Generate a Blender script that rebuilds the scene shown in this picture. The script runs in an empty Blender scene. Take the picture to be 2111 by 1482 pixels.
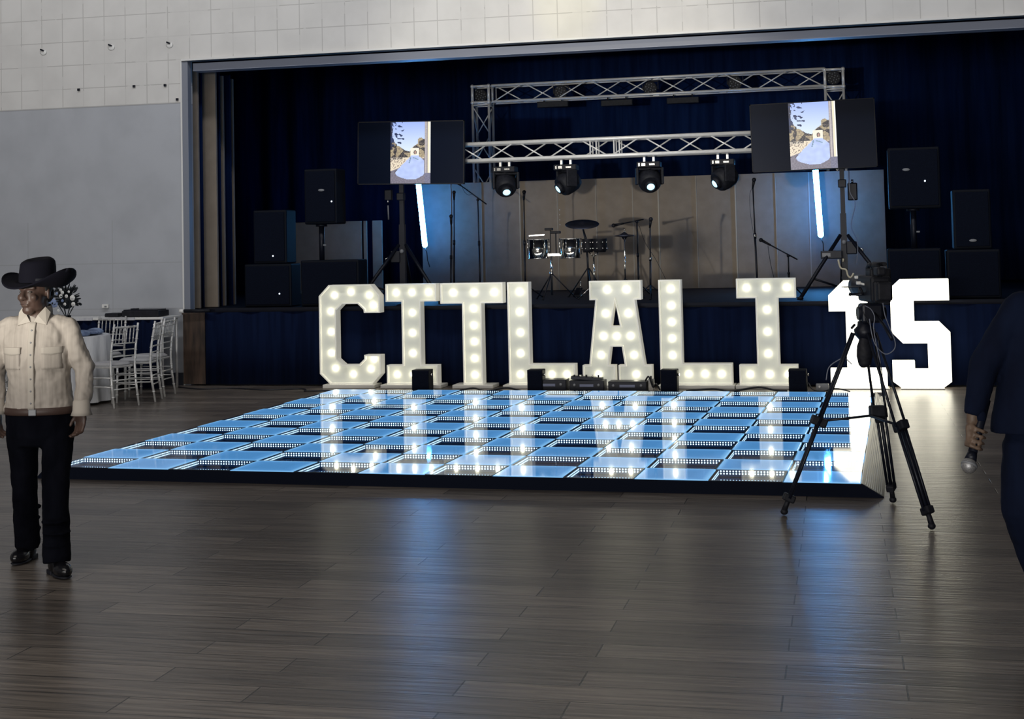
import bpy, bmesh, math, random
from mathutils import Vector, Matrix, noise
from mathutils.geometry import tessellate_polygon
random.seed(7)
S = bpy.context.scene
C = S.collection
PI = math.pi
# ------------------------------------------------------------------ camera
F, PX, PY = 3093.596, 1001.83, 355.01
RX, RR, RZ = 1.61984, -0.02134, 0.24099
CAM = Vector((6.02481, -10.36777, 1.69381))
MR = (Matrix.Rotation(RZ, 3, 'Z') @ Matrix.Rotation(RX, 3, 'X') @ Matrix.Rotation(RR, 3, 'Z'))
cd = bpy.data.cameras.new('camera')
cam = bpy.data.objects.new('camera', cd)
C.objects.link(cam)
cd.sensor_fit = 'HORIZONTAL'
cd.sensor_width = 36
cd.lens = F / 2111 * 36
cd.shift_x = (1055.5 - PX) / 2111
cd.shift_y = (PY - 741) / 2111
cd.clip_end = 200
cam.matrix_world = Matrix.Translation(CAM) @ MR.to_4x4()
S.camera = cam
S.view_settings.view_transform = 'Standard'
S.view_settings.look = 'None'
S.view_settings.exposure = 0
S.view_settings.gamma = 1
S.view_settings.use_curve_mapping = False
S.cycles.use_denoising = True
S.cycles.max_bounces = 6
S.cycles.diffuse_bounces = 2
S.cycles.glossy_bounces = 4
S.cycles.transparent_max_bounces = 8
S.cycles.sample_clamp_indirect = 3.0
S.cycles.caustics_reflective = False
S.cycles.caustics_refractive = False
# ------------------------------------------------------------------ world, wall spots and added unseen lamps
W = bpy.data.worlds.new('world')
S.world = W
W.use_nodes = True
W.node_tree.nodes['Background'].inputs[0].default_value = (.80, .84, 1.0, 1)
W.node_tree.nodes['Background'].inputs[1].default_value = .028


def lamp(name, typ, loc, target, power, col, size=1.0, size_y=None, spot=None, blend=.5):
    l = bpy.data.lights.new(name, typ)
    l.energy = power
    l.color = col
    if typ == 'AREA':
        l.shape = 'RECTANGLE'
        l.size = size
        l.size_y = size_y or size
    if typ == 'SPOT':
        l.spot_size = spot
        l.spot_blend = blend
        l.shadow_soft_size = size
    if typ == 'POINT':
        l.shadow_soft_size = size
    o = bpy.data.objects.new(name, l)
    C.objects.link(o)
    o.location = loc
    o.rotation_euler = (Vector(target) - Vector(loc)).to_track_quat('-Z', 'Y').to_euler()
    return o


lamp('wall_fill', 'AREA', (1.6, 2.6, 8.0), (1.6, 7.4, 5.0), 310, (.98, .98, 1.0), 17, .6)  # unseen strip lamp, added to brighten the upper wall
lamp('overhead_fill', 'AREA', (2.0, -7.5, 6.5), (1.5, 0, 0), 150, (1.0, .93, .84), 7, 3)  # unseen area lamp, added to lift the hall's brightness
lamp('frontal_fill', 'AREA', (2.0, -22, 1.7), (1.5, 8, 2.0), 1500, (1.0, .97, .93), 14, 2)  # unseen low fill behind the lens, added for frontal light
lamp('truss_fill_spot', 'SPOT', (.5, -14, 1.5), (3.1, 13.9, 3.75), 5200, (1.0, .95, .84), .12, spot=.27, blend=.6)  # unseen spot, added to brighten the trusses
lamp('wall_spot_yellow', 'SPOT', (2.6, 3.0, 6.6), (2.70, 7.4, 4.60), 170, (1.0, .9, .35), .05, spot=.22, blend=.9)
lamp('wall_spot_warm', 'SPOT', (3.6, 2.0, 6.6), (3.4, 7.4, 4.6), 160, (1.0, .86, .62), .05, spot=.8, blend=1)


def ray(u, v):
    return MR @ Vector(((u - PX) / F, -(v - PY) / F, -1.0))


def at(u, v, Y):
    d = ray(u, v)
    return CAM + d * ((Y - CAM.y) / d.y)


def fl(u, v, z=0.0):
    d = ray(u, v)
    return CAM + d * ((z - CAM.z) / d.z)


# ------------------------------------------------------------------ materials
def mat(name, col, rough=.6, metal=0.0, emit=None, es=0.0, spec=.5, sampling=None):
    m = bpy.data.materials.new(name)
    m.use_nodes = True
    b = m.node_tree.nodes['Principled BSDF']
    b.inputs['Base Color'].default_value = (*col, 1)
    b.inputs['Roughness'].default_value = rough
    b.inputs['Metallic'].default_value = metal
    b.inputs['Specular IOR Level'].default_value = spec
    if emit:
        b.inputs['Emission Color'].default_value = (*emit, 1)
        b.inputs['Emission Strength'].default_value = es
    if sampling:
        m.cycles.emission_sampling = sampling
    return m


def nd(m, t, **k):
    n = m.node_tree.nodes.new(t)
    for a, v in k.items():
        if a in n.inputs.keys():
            n.inputs[a].default_value = v
        else:
            setattr(n, a, v)
    return n


def lk(m, a, b):
    m.node_tree.links.new(a, b)


def add_noise(m, c1, c2, scale=(1, 1, 1), nscale=5.0, detail=4.0, bump=0.0, dist=.01, lo=.35, hi=.65, rough=None):
    """procedural variation of the colour between c1 and c2, plus bump"""
    b = m.node_tree.nodes['Principled BSDF']
    tc = nd(m, 'ShaderNodeTexCoord')
    mp = nd(m, 'ShaderNodeMapping')
    mp.inputs['Scale'].default_value = scale
    lk(m, tc.outputs['Object'], mp.inputs['Vector'])
    nz = nd(m, 'ShaderNodeTexNoise')
    nz.inputs['Scale'].default_value = nscale
    nz.inputs['Detail'].default_value = detail
    lk(m, mp.outputs[0], nz.inputs['Vector'])
    cr = nd(m, 'ShaderNodeValToRGB')
    cr.color_ramp.elements[0].position = lo
    cr.color_ramp.elements[1].position = hi
    cr.color_ramp.elements[0].color = (*c1, 1)
    cr.color_ramp.elements[1].color = (*c2, 1)
    lk(m, nz.outputs['Fac'], cr.inputs['Fac'])
    lk(m, cr.outputs['Color'], b.inputs['Base Color'])
    if bump:
        bp = nd(m, 'ShaderNodeBump')
        bp.inputs['Strength'].default_value = bump
        bp.inputs['Distance'].default_value = dist
        lk(m, nz.outputs['Fac'], bp.inputs['Height'])
        lk(m, bp.outputs[0], b.inputs['Normal'])
    return m


M = {}
M['black'] = add_noise(mat('black_plastic', (.006, .007, .012), .6, spec=.3), (.005, .006, .010), (.012, .013, .02), nscale=30)
M['blackmetal'] = mat('black_metal', (.007, .009, .018), .42, .1, spec=.35)
M['speaker'] = add_noise(mat('speaker_grille', (.012, .014, .022), .8, spec=.1), (.0018, .0035, .010), (.004, .007, .018), nscale=160, bump=.3, dist=.002)
M['speakerbox'] = mat('speaker_box', (.002, .004, .010), .6, spec=.15)
M['curtain'] = add_noise(mat('black_curtain_haze_blue', (.002, .006, .026), .95, spec=.03), (.0035, .012, .052), (.007, .020, .080), (4, 4, .3), 3)  # blue stage haze put into the black cloth's colour
M['skirt'] = add_noise(mat('stage_skirt_haze_blue', (.006, .010, .03), .95, spec=.1), (.002, .0055, .023), (.004, .010, .038), (5, 5, .3), 3)  # blue of the hazy air mixed into the dark cloth
M['stagefloor'] = add_noise(mat('stage_floor_black', (.004, .006, .015), .6, spec=.2), (.003, .004, .010), (.006, .008, .018), nscale=3)
M['partition'] = add_noise(mat('beige_partition', (.30, .25, .20), .85), (.28, .235, .19), (.32, .27, .22), nscale=6)
M['trimlight'] = mat('partition_edge', (.46, .42, .35), .6)
M['alu'] = mat('truss_aluminium', (.75, .76, .78), .28, 1.0)
M['alud'] = add_noise(mat('truss_tube', (.8, .8, .8), .35, .2), (.80, .80, .80), (.90, .89, .86), nscale=9)
M['chrome'] = mat('chrome', (.85, .83, .78), .12, 1.0)
M['white'] = mat('white_enamel', (.82, .82, .80), .4)
M['lens'] = mat('moving_head_lens', (.5, .8, 1), .1, emit=(.45, .80, 1.0), es=1.6)
M['led'] = mat('small_led', (1, 1, 1), .3, emit=(.75, .85, 1.0), es=1.5)
M['greyplastic'] = mat('grey_plastic', (.22, .23, .25), .4)
M['grille'] = add_noise(mat('mic_grille', (.35, .35, .36), .45, .6), (.25, .25, .26), (.5, .5, .5), nscale=300, bump=.4, dist=.001)
M['cymbal'] = mat('cymbal_bronze', (.10, .11, .16), .35, .8)
M['cable'] = mat('cable_rubber', (.010, .011, .016), .5)
M['cablegrey'] = mat('cable_grey', (.20, .22, .28), .5)
M['tape'] = mat('cream_hose', (.72, .66, .5), .5)
M['wood'] = add_noise(mat('brown_wood', (.05, .03, .02), .6), (.028, .018, .014), (.09, .055, .038), (6, 1, .8), 3, bump=.1)
M['cloth'] = add_noise(mat('white_cloth', (.62, .63, .66), .9), (.50, .51, .55), (.68, .69, .72), (3, 3, .6), 3, bump=.4, dist=.03)
M['bluecloth'] = add_noise(mat('blue_cloth', (.16, .22, .36), .8), (.10, .14, .25), (.26, .34, .52), nscale=14, bump=.5)
M['silver'] = add_noise(mat('silver_chair', (.62, .62, .62), .35, .35), (.55, .55, .55), (.74, .74, .73), nscale=12)
M['seat'] = mat('grey_cushion', (.46, .46, .48), .8)
M['skin'] = add_noise(mat('skin_brown', (.08, .05, .04), .5), (.060, .036, .029), (.092, .055, .043), nscale=9, bump=.05)
M['hand'] = add_noise(mat('skin_hand', (.15, .10, .07), .5), (.12, .08, .055), (.18, .12, .085), nscale=20)
M['hair'] = mat('dark_hair', (.008, .007, .007), .7)
M['hat'] = mat('black_felt', (.0035, .0035, .008), .9, spec=.15)
M['jeans'] = add_noise(mat('black_trousers', (.003, .003, .006), .95, spec=.06), (.0015, .0018, .004), (.004, .0045, .008), (2, 2, .6), 5, bump=.3, dist=.02)
M['suit'] = add_noise(mat('navy_suit', (.006, .011, .032), .9, spec=.15), (.0025, .005, .017), (.004, .0085, .027), (2, 2, .8), 5, bump=.25, dist=.02)
M['belt'] = mat('brown_leather', (.055, .032, .026), .5)
M['shoe'] = mat('black_leather', (.006, .006, .008), .25)
M['eye'] = mat('eye_white', (.06, .05, .045), .4)
M['lips'] = mat('lips', (.05, .025, .022), .5)
M['petalw'] = mat('white_petals', (.80, .80, .78), .7)
M['petalb'] = mat('blue_petals', (.28, .36, .58), .7)
M['leaf'] = mat('dark_leaf', (.006, .010, .014), .6)
M['lettergrey'] = mat('letter_side_white', (.80, .78, .72), .45)
M['socket'] = mat('bulb_socket', (.75, .73, .65), .5)

# shirt with fine stripes
m = mat('ivory_shirt', (.5, .44, .38), .85)
add_noise(m, (.34, .305, .27), (.46, .415, .37), (40, 3, 2), 1.2, bump=.25, dist=.01, lo=.3, hi=.7)
M['shirt'] = m
M['shirtlight'] = mat('shirt_placket', (.46, .42, .37), .85)

# letters: bulbs, their light added as glow to faces and rims
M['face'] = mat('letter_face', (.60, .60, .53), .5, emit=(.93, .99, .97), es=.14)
M['bulb'] = mat('letter_bulb', (1, 1, .9), .3, emit=(1.0, .95, .74), es=9)
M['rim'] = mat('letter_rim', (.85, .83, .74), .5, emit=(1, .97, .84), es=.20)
M['faceb'] = mat('number_face_bright', (.85, .84, .78), .5, emit=(1.0, .95, .78), es=2.8)
M['rimb'] = mat('number_rim_bright', (.85, .84, .78), .5, emit=(1, .95, .78), es=1.6)
M['tube'] = mat('led_tube_glow', (.7, .85, 1), .3, emit=(.09, .41, 1.0), es=72)
M['bluebeam'] = mat('led_dots', (1, 1, 1), .4, emit=(.62, .86, 1.0), es=4.5, sampling='NONE')
M['ledband'] = mat('led_tape_glow', (.02, .05, .12), .5, emit=(.05, .20, .60), es=.12, sampling='NONE')  # faint emission stands for the dots' glow on the tray walls
M['floormirror'] = mat('infinity_mirror', (.32, .42, .62), .05, 1.0)
M['panelframe'] = mat('panel_frame_black', (.006, .009, .02), .35)
M['fascia'] = mat('fascia_black', (.004, .006, .014), .8, spec=.08)
M['ramp'] = add_noise(mat('ramp_black', (.010, .012, .02), .3), (.008, .010, .016), (.016, .018, .03), nscale=8)

# frosted blue panel: edge-lit acrylic under glass
m = mat('frosted_blue_panel', (.03, .08, .2), .045, spec=.55)
b = m.node_tree.nodes['Principled BSDF']
tc = nd(m, 'ShaderNodeTexCoord')
sx = nd(m, 'ShaderNodeSeparateXYZ')
lk(m, tc.outputs['Object'], sx.inputs[0])
ax = nd(m, 'ShaderNodeMath', operation='ABSOLUTE')
ay = nd(m, 'ShaderNodeMath', operation='ABSOLUTE')
lk(m, sx.outputs[0], ax.inputs[0])
lk(m, sx.outputs[1], ay.inputs[0])
mx = nd(m, 'ShaderNodeMath', operation='MAXIMUM')
lk(m, ax.outputs[0], mx.inputs[0])
lk(m, ay.outputs[0], mx.inputs[1])
cr = nd(m, 'ShaderNodeValToRGB')
cr.color_ramp.elements[0].position = .12
cr.color_ramp.elements[0].color = (.080, .28, .60, 1)
cr.color_ramp.elements[1].position = .245
cr.color_ramp.elements[1].color = (.24, .58, .98, 1)
e = cr.color_ramp.elements.new(.205)
e.color = (.10, .33, .70, 1)
lk(m, mx.outputs[0], cr.inputs['Fac'])
lk(m, cr.outputs['Color'], b.inputs['Emission Color'])
b.inputs['Emission Strength'].default_value = .80
M['frosted'] = m

# thin glass sheet over the mirror panels
m = bpy.data.materials.new('glass_sheet')
m.use_nodes = True
nt = m.node_tree
nt.nodes.clear()
out = nd(m, 'ShaderNodeOutputMaterial')
mixs = nd(m, 'ShaderNodeMixShader')
tr = nd(m, 'ShaderNodeBsdfTransparent')
tr.inputs[0].default_value = (.86, .92, .97, 1)
gl = nd(m, 'ShaderNodeBsdfGlossy')
gl.inputs['Roughness'].default_value = .04
fr = nd(m, 'ShaderNodeFresnel')
fr.inputs['IOR'].default_value = 1.42
lk(m, fr.outputs[0], mixs.inputs[0])
lk(m, tr.outputs[0], mixs.inputs[1])
lk(m, gl.outputs[0], mixs.inputs[2])
lk(m, mixs.outputs[0], out.inputs[0])
M['glass'] = m
m = m.copy()
m.name = 'clear_vase_glass'
M['vase'] = m

# wood-look tile floor
m = mat('wood_tile_floor', (.1, .09, .08), .3)
b = m.node_tree.nodes['Principled BSDF']
tc = nd(m, 'ShaderNodeTexCoord')
mp = nd(m, 'ShaderNodeMapping')
mp.inputs['Rotation'].default_value = (0, 0, -.012)
lk(m, tc.outputs['Object'], mp.inputs['Vector'])
br = nd(m, 'ShaderNodeTexBrick')
br.offset = .37
br.offset_frequency = 2
br.inputs['Scale'].default_value = 1
br.inputs['Brick Width'].default_value = 1.22
br.inputs['Row Height'].default_value = .203
br.inputs['Mortar Size'].default_value = .004
br.inputs['Mortar Smooth'].default_value = .3
br.inputs['Bias'].default_value = 0
br.inputs['Color1'].default_value = (.130, .113, .100, 1)
br.inputs['Color2'].default_value = (.245, .214, .188, 1)
br.inputs['Mortar'].default_value = (.022, .02, .018, 1)
lk(m, mp.outputs[0], br.inputs['Vector'])
mp2 = nd(m, 'ShaderNodeMapping')
mp2.inputs['Scale'].default_value = (1.3, 22, 1)
lk(m, tc.outputs['Object'], mp2.inputs['Vector'])
n1 = nd(m, 'ShaderNodeTexNoise')
n1.inputs['Scale'].default_value = 1.6
n1.inputs['Detail'].default_value = 6
n1.inputs['Distortion'].default_value = .6
lk(m, mp2.outputs[0], n1.inputs['Vector'])
cr = nd(m, 'ShaderNodeValToRGB')
cr.color_ramp.elements[0].position = .3
cr.color_ramp.elements[0].color = (.42, .42, .44, 1)
cr.color_ramp.elements[1].position = .7
cr.color_ramp.elements[1].color = (1.30, 1.27, 1.24, 1)
lk(m, n1.outputs['Fac'], cr.inputs['Fac'])
mm = nd(m, 'ShaderNodeMix', data_type='RGBA', blend_type='MULTIPLY')
mm.inputs[0].default_value = 1
lk(m, br.outputs['Color'], mm.inputs[6])
lk(m, cr.outputs['Color'], mm.inputs[7])
lk(m, mm.outputs[2], b.inputs['Base Color'])
n2 = nd(m, 'ShaderNodeTexNoise')
n2.inputs['Scale'].default_value = 5
n2.inputs['Detail'].default_value = 3
mp3 = nd(m, 'ShaderNodeMapping')
mp3.inputs['Scale'].default_value = (.8, 4, 1)
lk(m, tc.outputs['Object'], mp3.inputs['Vector'])
lk(m, mp3.outputs[0], n2.inputs['Vector'])
ad = nd(m, 'ShaderNodeMath', operation='ADD')
lk(m, n1.outputs['Fac'], ad.inputs[0])
lk(m, n2.outputs['Fac'], ad.inputs[1])
bp = nd(m, 'ShaderNodeBump')
bp.inputs['Strength'].default_value = .22
bp.inputs['Distance'].default_value = .010
lk(m, ad.outputs[0], bp.inputs['Height'])
bp2 = nd(m, 'ShaderNodeBump', invert=True)
bp2.inputs['Strength'].default_value = .5
bp2.inputs['Distance'].default_value = .002
lk(m, br.outputs['Fac'], bp2.inputs['Height'])
lk(m, bp.outputs[0], bp2.inputs['Normal'])
lk(m, bp2.outputs[0], b.inputs['Normal'])
b.inputs['Roughness'].default_value = .30
b.inputs['Specular IOR Level'].default_value = .45
M['floor'] = m

# hall wall: square tiles above, smooth panels below
m = mat('wall_panels', (.6, .6, .6), .75)
b = m.node_tree.nodes['Principled BSDF']
tc = nd(m, 'ShaderNodeTexCoord')
sx = nd(m, 'ShaderNodeSeparateXYZ')
lk(m, tc.outputs['Object'], sx.inputs[0])


def line_mask(m, src, off, period, width):
    a = nd(m, 'ShaderNodeMath', operation='SUBTRACT')
    lk(m, src, a.inputs[0])
    a.inputs[1].default_value = off
    p = nd(m, 'ShaderNodeMath', operation='PINGPONG')
    lk(m, a.outputs[0], p.inputs[0])
    p.inputs[1].default_value = period / 2
    l = nd(m, 'ShaderNodeMath', operation='LESS_THAN')
    lk(m, p.outputs[0], l.inputs[0])
    l.inputs[1].default_value = width
    return l.outputs[0]


def mth(m, op, a, c):
    n = nd(m, 'ShaderNodeMath', operation=op)
    for i, q in enumerate((a, c)):
        if isinstance(q, (int, float)):
            n.inputs[i].default_value = q
        else:
            lk(m, q, n.inputs[i])
    return n.outputs[0]


nz = nd(m, 'ShaderNodeTexNoise')
nz.inputs['Scale'].default_value = 2.4
nz.inputs['Detail'].default_value = 6
lk(m, tc.outputs['Object'], nz.inputs['Vector'])
g = mth(m, 'MAXIMUM', line_mask(m, sx.outputs[0], -4.66, .302, .006), line_mask(m, sx.outputs[2], 3.87, .31, .006))
brk = mth(m, 'GREATER_THAN', nz.outputs['Fac'], .46)
g = mth(m, 'MULTIPLY', g, mth(m, 'ADD', mth(m, 'MULTIPLY', brk, .65), .25))
up = mth(m, 'GREATER_THAN', sx.outputs[2], 3.62)
g = mth(m, 'MULTIPLY', g, up)
low = mth(m, 'LESS_THAN', sx.outputs[2], 3.62)
l1 = mth(m, 'MAXIMUM', mth(m, 'MULTIPLY', line_mask(m, sx.outputs[0], -3.36, 1.22, .006), mth(m, 'LESS_THAN', sx.outputs[2], 2.13)),
         mth(m, 'MAXIMUM', mth(m, 'COMPARE', sx.outputs[2], 1.57), mth(m, 'COMPARE', sx.outputs[2], .98)))
for n in m.node_tree.nodes:
    if n.bl_idname == 'ShaderNodeMath' and n.operation == 'COMPARE':
        n.inputs[2].default_value = .006
l1 = mth(m, 'MULTIPLY', mth(m, 'MULTIPLY', l1, low), .5)
edge = mth(m, 'COMPARE', sx.outputs[2], 3.62)
m.node_tree.nodes[-1].inputs[2].default_value = .011
g = mth(m, 'MAXIMUM', mth(m, 'MAXIMUM', g, l1), edge)
cu = nd(m, 'ShaderNodeMix', data_type='RGBA')
lk(m, up, cu.inputs[0])
cu.inputs[6].default_value = (.47, .49, .53, 1)
cu.inputs[7].default_value = (.72, .71, .69, 1)
cs = nd(m, 'ShaderNodeMix', data_type='RGBA', blend_type='MULTIPLY')
cr = nd(m, 'ShaderNodeValToRGB')
cr.color_ramp.elements[0].position = .3
cr.color_ramp.elements[0].color = (.90, .90, .90, 1)
cr.color_ramp.elements[1].position = .6
cr.color_ramp.elements[1].color = (1, 1, 1, 1)
lk(m, nz.outputs['Fac'], cr.inputs['Fac'])
cs.inputs[0].default_value = 1
lk(m, cu.outputs[2], cs.inputs[6])
lk(m, cr.outputs['Color'], cs.inputs[7])
cl = nd(m, 'ShaderNodeMix', data_type='RGBA')
lk(m, mth(m, 'MULTIPLY', g, .34), cl.inputs[0])
lk(m, cs.outputs[2], cl.inputs[6])
cl.inputs[7].default_value = (.12, .11, .10, 1)
lk(m, cl.outputs[2], b.inputs['Base Color'])
M['wall'] = m
M['jamb'] = mat('jamb_grey', (.22, .24, .29), .5)
M['whitetrim'] = mat('white_trim', (.75, .75, .74), .5)
M['beam'] = mat('header_beam', (.30, .33, .42), .45)
M['baseboard'] = mat('baseboard_dark', (.03, .035, .05), .5)


# ------------------------------------------------------------------ mesh builder
class MB:
    def __init__(self):
        self.bm = bmesh.new()
        self.mi = 0

    def _f(self, vs, smooth=False):
        try:
            f = self.bm.faces.new(vs)
        except ValueError:
            return None
        f.material_index = self.mi
        f.smooth = smooth
        return f

    def box(self, c, s, R=None):
        c = Vector(c)
        hs = [q / 2 for q in s]
        vs = []
        for z in (-1, 1):
            for x, y in ((-1, -1), (1, -1), (1, 1), (-1, 1)):
                p = Vector((x * hs[0], y * hs[1], z * hs[2]))
                if R:
                    p = R @ p
                vs.append(self.bm.verts.new(c + p))
        for q in ((3, 2, 1, 0), (4, 5, 6, 7), (0, 1, 5, 4), (1, 2, 6, 5), (2, 3, 7, 6), (3, 0, 4, 7)):
            self._f([vs[i] for i in q])
        return self

    def rbox(self, c, s, r=.01, R=None):
        """box with chamfered upright and level edges"""
        b = bmesh.new()
        bmesh.ops.create_cube(b, size=1)
        for v in b.verts:
            v.co = Vector((v.co.x * s[0], v.co.y * s[1], v.co.z * s[2]))
        bmesh.ops.bevel(b, geom=list(b.edges), offset=r, segments=2, affect='EDGES', profile=.5)
        mp = {}
        for v in b.verts:
            mp[v] = self.bm.verts.new(Vector(c) + (R @ v.co if R else v.co))
        for f in b.faces:
            self._f([mp[v] for v in f.verts])
        b.free()
        return self

    def ring(self, cen, ax, r, n, ry=None, up=None):
        ax = Vector(ax).normalized()
        if up is None:
            up = Vector((0, 0, 1)) if abs(ax.z) < .95 else Vector((1, 0, 0))
        x = up.cross(ax).normalized()
        y = ax.cross(x)
        ry = r if ry is None else ry
        return [self.bm.verts.new(Vector(cen) + x * (r * math.cos(2 * PI * i / n)) + y * (ry * math.sin(2 * PI * i / n))) for i in range(n)]

    def bridge(self, a, b, smooth=True):
        n = len(a)
        for i in range(n):
            self._f([a[i], a[(i + 1) % n], b[(i + 1) % n], b[i]], smooth)

    def tube(self, p0, p1, r0, r1=None, n=8, cap=True):
        p0, p1 = Vector(p0), Vector(p1)
        r1 = r0 if r1 is None else r1
        ax = p1 - p0
        a = self.ring(p0, ax, r0, n)
        b = self.ring(p1, ax, r1, n)
        self.bridge(a, b)
        if cap:
            self._f(a[::-1])
            self._f(b)
        return self

    def path(self, pts, r, n=6):
        pts = [Vector(p) for p in pts]
        rs = r if isinstance(r, (list, tuple)) else [r] * len(pts)
        last = None
        for i, p in enumerate(pts):
            t = (pts[min(i + 1, len(pts) - 1)] - pts[max(i - 1, 0)])
            k = self.ring(p, t, rs[i], n, up=Vector((.3, .9, .31)).normalized())
            if last:
                self.bridge(last, k)
            else:
                self._f(k[::-1])
            last = k
        self._f(last)
        return self

    def lathe(self, prof, cen=(0, 0, 0), ax=(0, 0, 1), n=20, sy=1.0):
        cen = Vector(cen)
        ax = Vector(ax).normalized()
        last = None
        for i, (r, h) in enumerate(prof):
            k = self.ring(cen + ax * h, ax, max(r, 1e-4), n, max(r, 1e-4) * sy)
            if last:
                self.bridge(last, k)
            else:
                self._f(k[::-1])
            last = k
        self._f(last)
        return self

    def ell(self, c, r, R=None, seg=14, rings=9):
        c = Vector(c)
        rows = []
        for j in range(1, rings):
            t = PI * j / rings
            row = []
            for i in range(seg):
                a = 2 * PI * i / seg
                p = Vector((r[0] * math.sin(t) * math.cos(a), r[1] * math.sin(t) * math.sin(a), r[2] * math.cos(t)))
                row.append(self.bm.verts.new(c + (R @ p if R else p)))
            rows.append(row)
        tp = Vector((0, 0, r[2]))
        top = self.bm.verts.new(c + (R @ tp if R else tp))
        bot = self.bm.verts.new(c - (R @ tp if R else tp))
        for i in range(seg):
            self._f([top, rows[0][i], rows[0][(i + 1) % seg]], True)
            self._f([bot, rows[-1][(i + 1) % seg], rows[-1][i]], True)
            for a, b2 in zip(rows, rows[1:]):
                self._f([a[i], b2[i], b2[(i + 1) % seg], a[(i + 1) % seg]], True)
        return self

    def cap(self, p0, p1, r0, r1, n=12):
        """tapered capsule: tube plus balls"""
        self.tube(p0, p1, r0, r1, n)
        self.ell(p0, (r0,) * 3, seg=n, rings=7)
        self.ell(p1, (r1,) * 3, seg=n, rings=7)
        return self

    def loft(self, secs, n=24, smooth=True):
        """secs: (z, cx, cy, rx, ry[, power])"""
        last = None
        for s in secs:
            z, cx, cy, rx, ry = s[:5]
            pw = s[5] if len(s) > 5 else 2.0
            k = []
            for i in range(n):
                a = 2 * PI * i / n
                ca, sa = math.cos(a), math.sin(a)
                k.append(self.bm.verts.new((cx + rx * math.copysign(abs(ca) ** (2 / pw), ca), cy + ry * math.copysign(abs(sa) ** (2 / pw), sa), z)))
            if last:
                self.bridge(last, k, smooth)
            else:
                self._f(k[::-1])
            last = k
        self._f(last)
        return self

    def prism(self, poly, y0, y1, holes=(), sides=True):
        """poly in x,z; extruded along y (y0 front, y1 back)"""
        loops = [list(poly)] + [list(h) for h in holes]
        tri = tessellate_polygon([[Vector((x, z, 0)) for x, z in l] for l in loops])
        allp = [q for l in loops for q in l]
        fr = [self.bm.verts.new((x, y0, z)) for x, z in allp]
        bk = [self.bm.verts.new((x, y1, z)) for x, z in allp]
        for t in tri:
            self._f([fr[i] for i in t])
            self._f([bk[i] for i in reversed(t)])
        k = 0
        for l in loops:
            n = len(l)
            for i in range(n):
                a, b2 = k + i, k + (i + 1) % n
                self._f([fr[a], fr[b2], bk[b2], bk[a]])
            k += n
        return self

    def build(self, name, mats, parent=None, loc=None, rot=None, recalc=True, remesh=None, smooth=0, noise_amp=0):
        if recalc:
            bmesh.ops.recalc_face_normals(self.bm, faces=self.bm.faces)
        me = bpy.data.meshes.new(name)
        self.bm.to_mesh(me)
        self.bm.free()
        if not isinstance(mats, (list, tuple)):
            mats = [mats]
        for q in mats:
            me.materials.append(M[q] if isinstance(q, str) else q)
        o = bpy.data.objects.new(name, me)
        C.objects.link(o)
        if parent:
            o.parent = parent
        if loc is not None:
            o.location = loc
        if rot is not None:
            o.rotation_euler = rot
        if remesh:
            r = o.modifiers.new('remesh', 'REMESH')
            r.mode = 'VOXEL'
            r.voxel_size = remesh
            r.use_smooth_shade = True
            if smooth:
                s = o.modifiers.new('smooth', 'SMOOTH')
                s.factor = .5
                s.iterations = smooth
            if noise_amp:
                tx = bpy.data.textures.new(name, 'CLOUDS')
                tx.noise_scale = .09
                d = o.modifiers.new('folds', 'DISPLACE')
                d.texture = tx
                d.strength = noise_amp
                d.mid_level = .5
                d.texture_coords = 'LOCAL'
        return o


def tag(o, label, cat=None, group=None, kind=None):
    if label:
        o['label'] = label
    if cat:
        o['category'] = cat
    if group:
        o['group'] = group
    if kind:
        o['kind'] = kind
    return o


def thing(name, label, cat, loc=(0, 0, 0), rz=0.0, group=None):
    o = bpy.data.objects.new(name, None)
    o.empty_display_size = .1
    C.objects.link(o)
    o.location = loc
    o.rotation_euler = (0, 0, rz)
    return tag(o, label, cat, group)


def copy_tree(o, parent=None):
    c = o.copy()
    C.objects.link(c)
    c.parent = parent
    for ch in list(o.children):
        copy_tree(ch, c)
    return c


def struct(name, mb, mt):
    return tag(mb.build(name, mt), None, None, None, 'structure')


# ------------------------------------------------------------------ the setting
YW = 7.412
ZS = .955
struct('floor', MB().box((2, -2.5, -.05), (30, 36, .1)), 'floor')
wm = MB()
wm.box((-6.93, YW + .15, 4), (9.16, .3, 8))            # left of the opening
wm.box((5.8, YW + .15, 6.09), (16.3, .3, 3.82))         # above the opening
wm.box((12.95, YW + .15, 2.09), (2, .3, 4.18))
struct('wall_back', wm, 'wall')
struct('wall_left', MB().box((-11.4, -5, 4), (.2, 25, 8)), 'wall')
# frame round the opening
tm = MB()
tm.box((4.8, YW - .012, 4.168), (14.3, .05, .024))
struct('trim_1', tm, 'whitetrim')
tm = MB()
tm.box((-2.31, YW + .04, 2.075), (.08, .10, 4.15))
struct('trim_2', tm, 'jamb')
tm = MB()
tm.box((4.8, YW + .22, 4.085), (14.1, .22, .10))
struct('trim_3', tm, 'beam')
tm = MB()
tm.box((-2.362, YW - .004, 2.08), (.022, .02, 4.16))
struct('trim_4', tm, 'whitetrim')
struct('baseboard_back', MB().box((-6.9, YW - .015, .08), (9.05, .03, .16)), 'baseboard')
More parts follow.
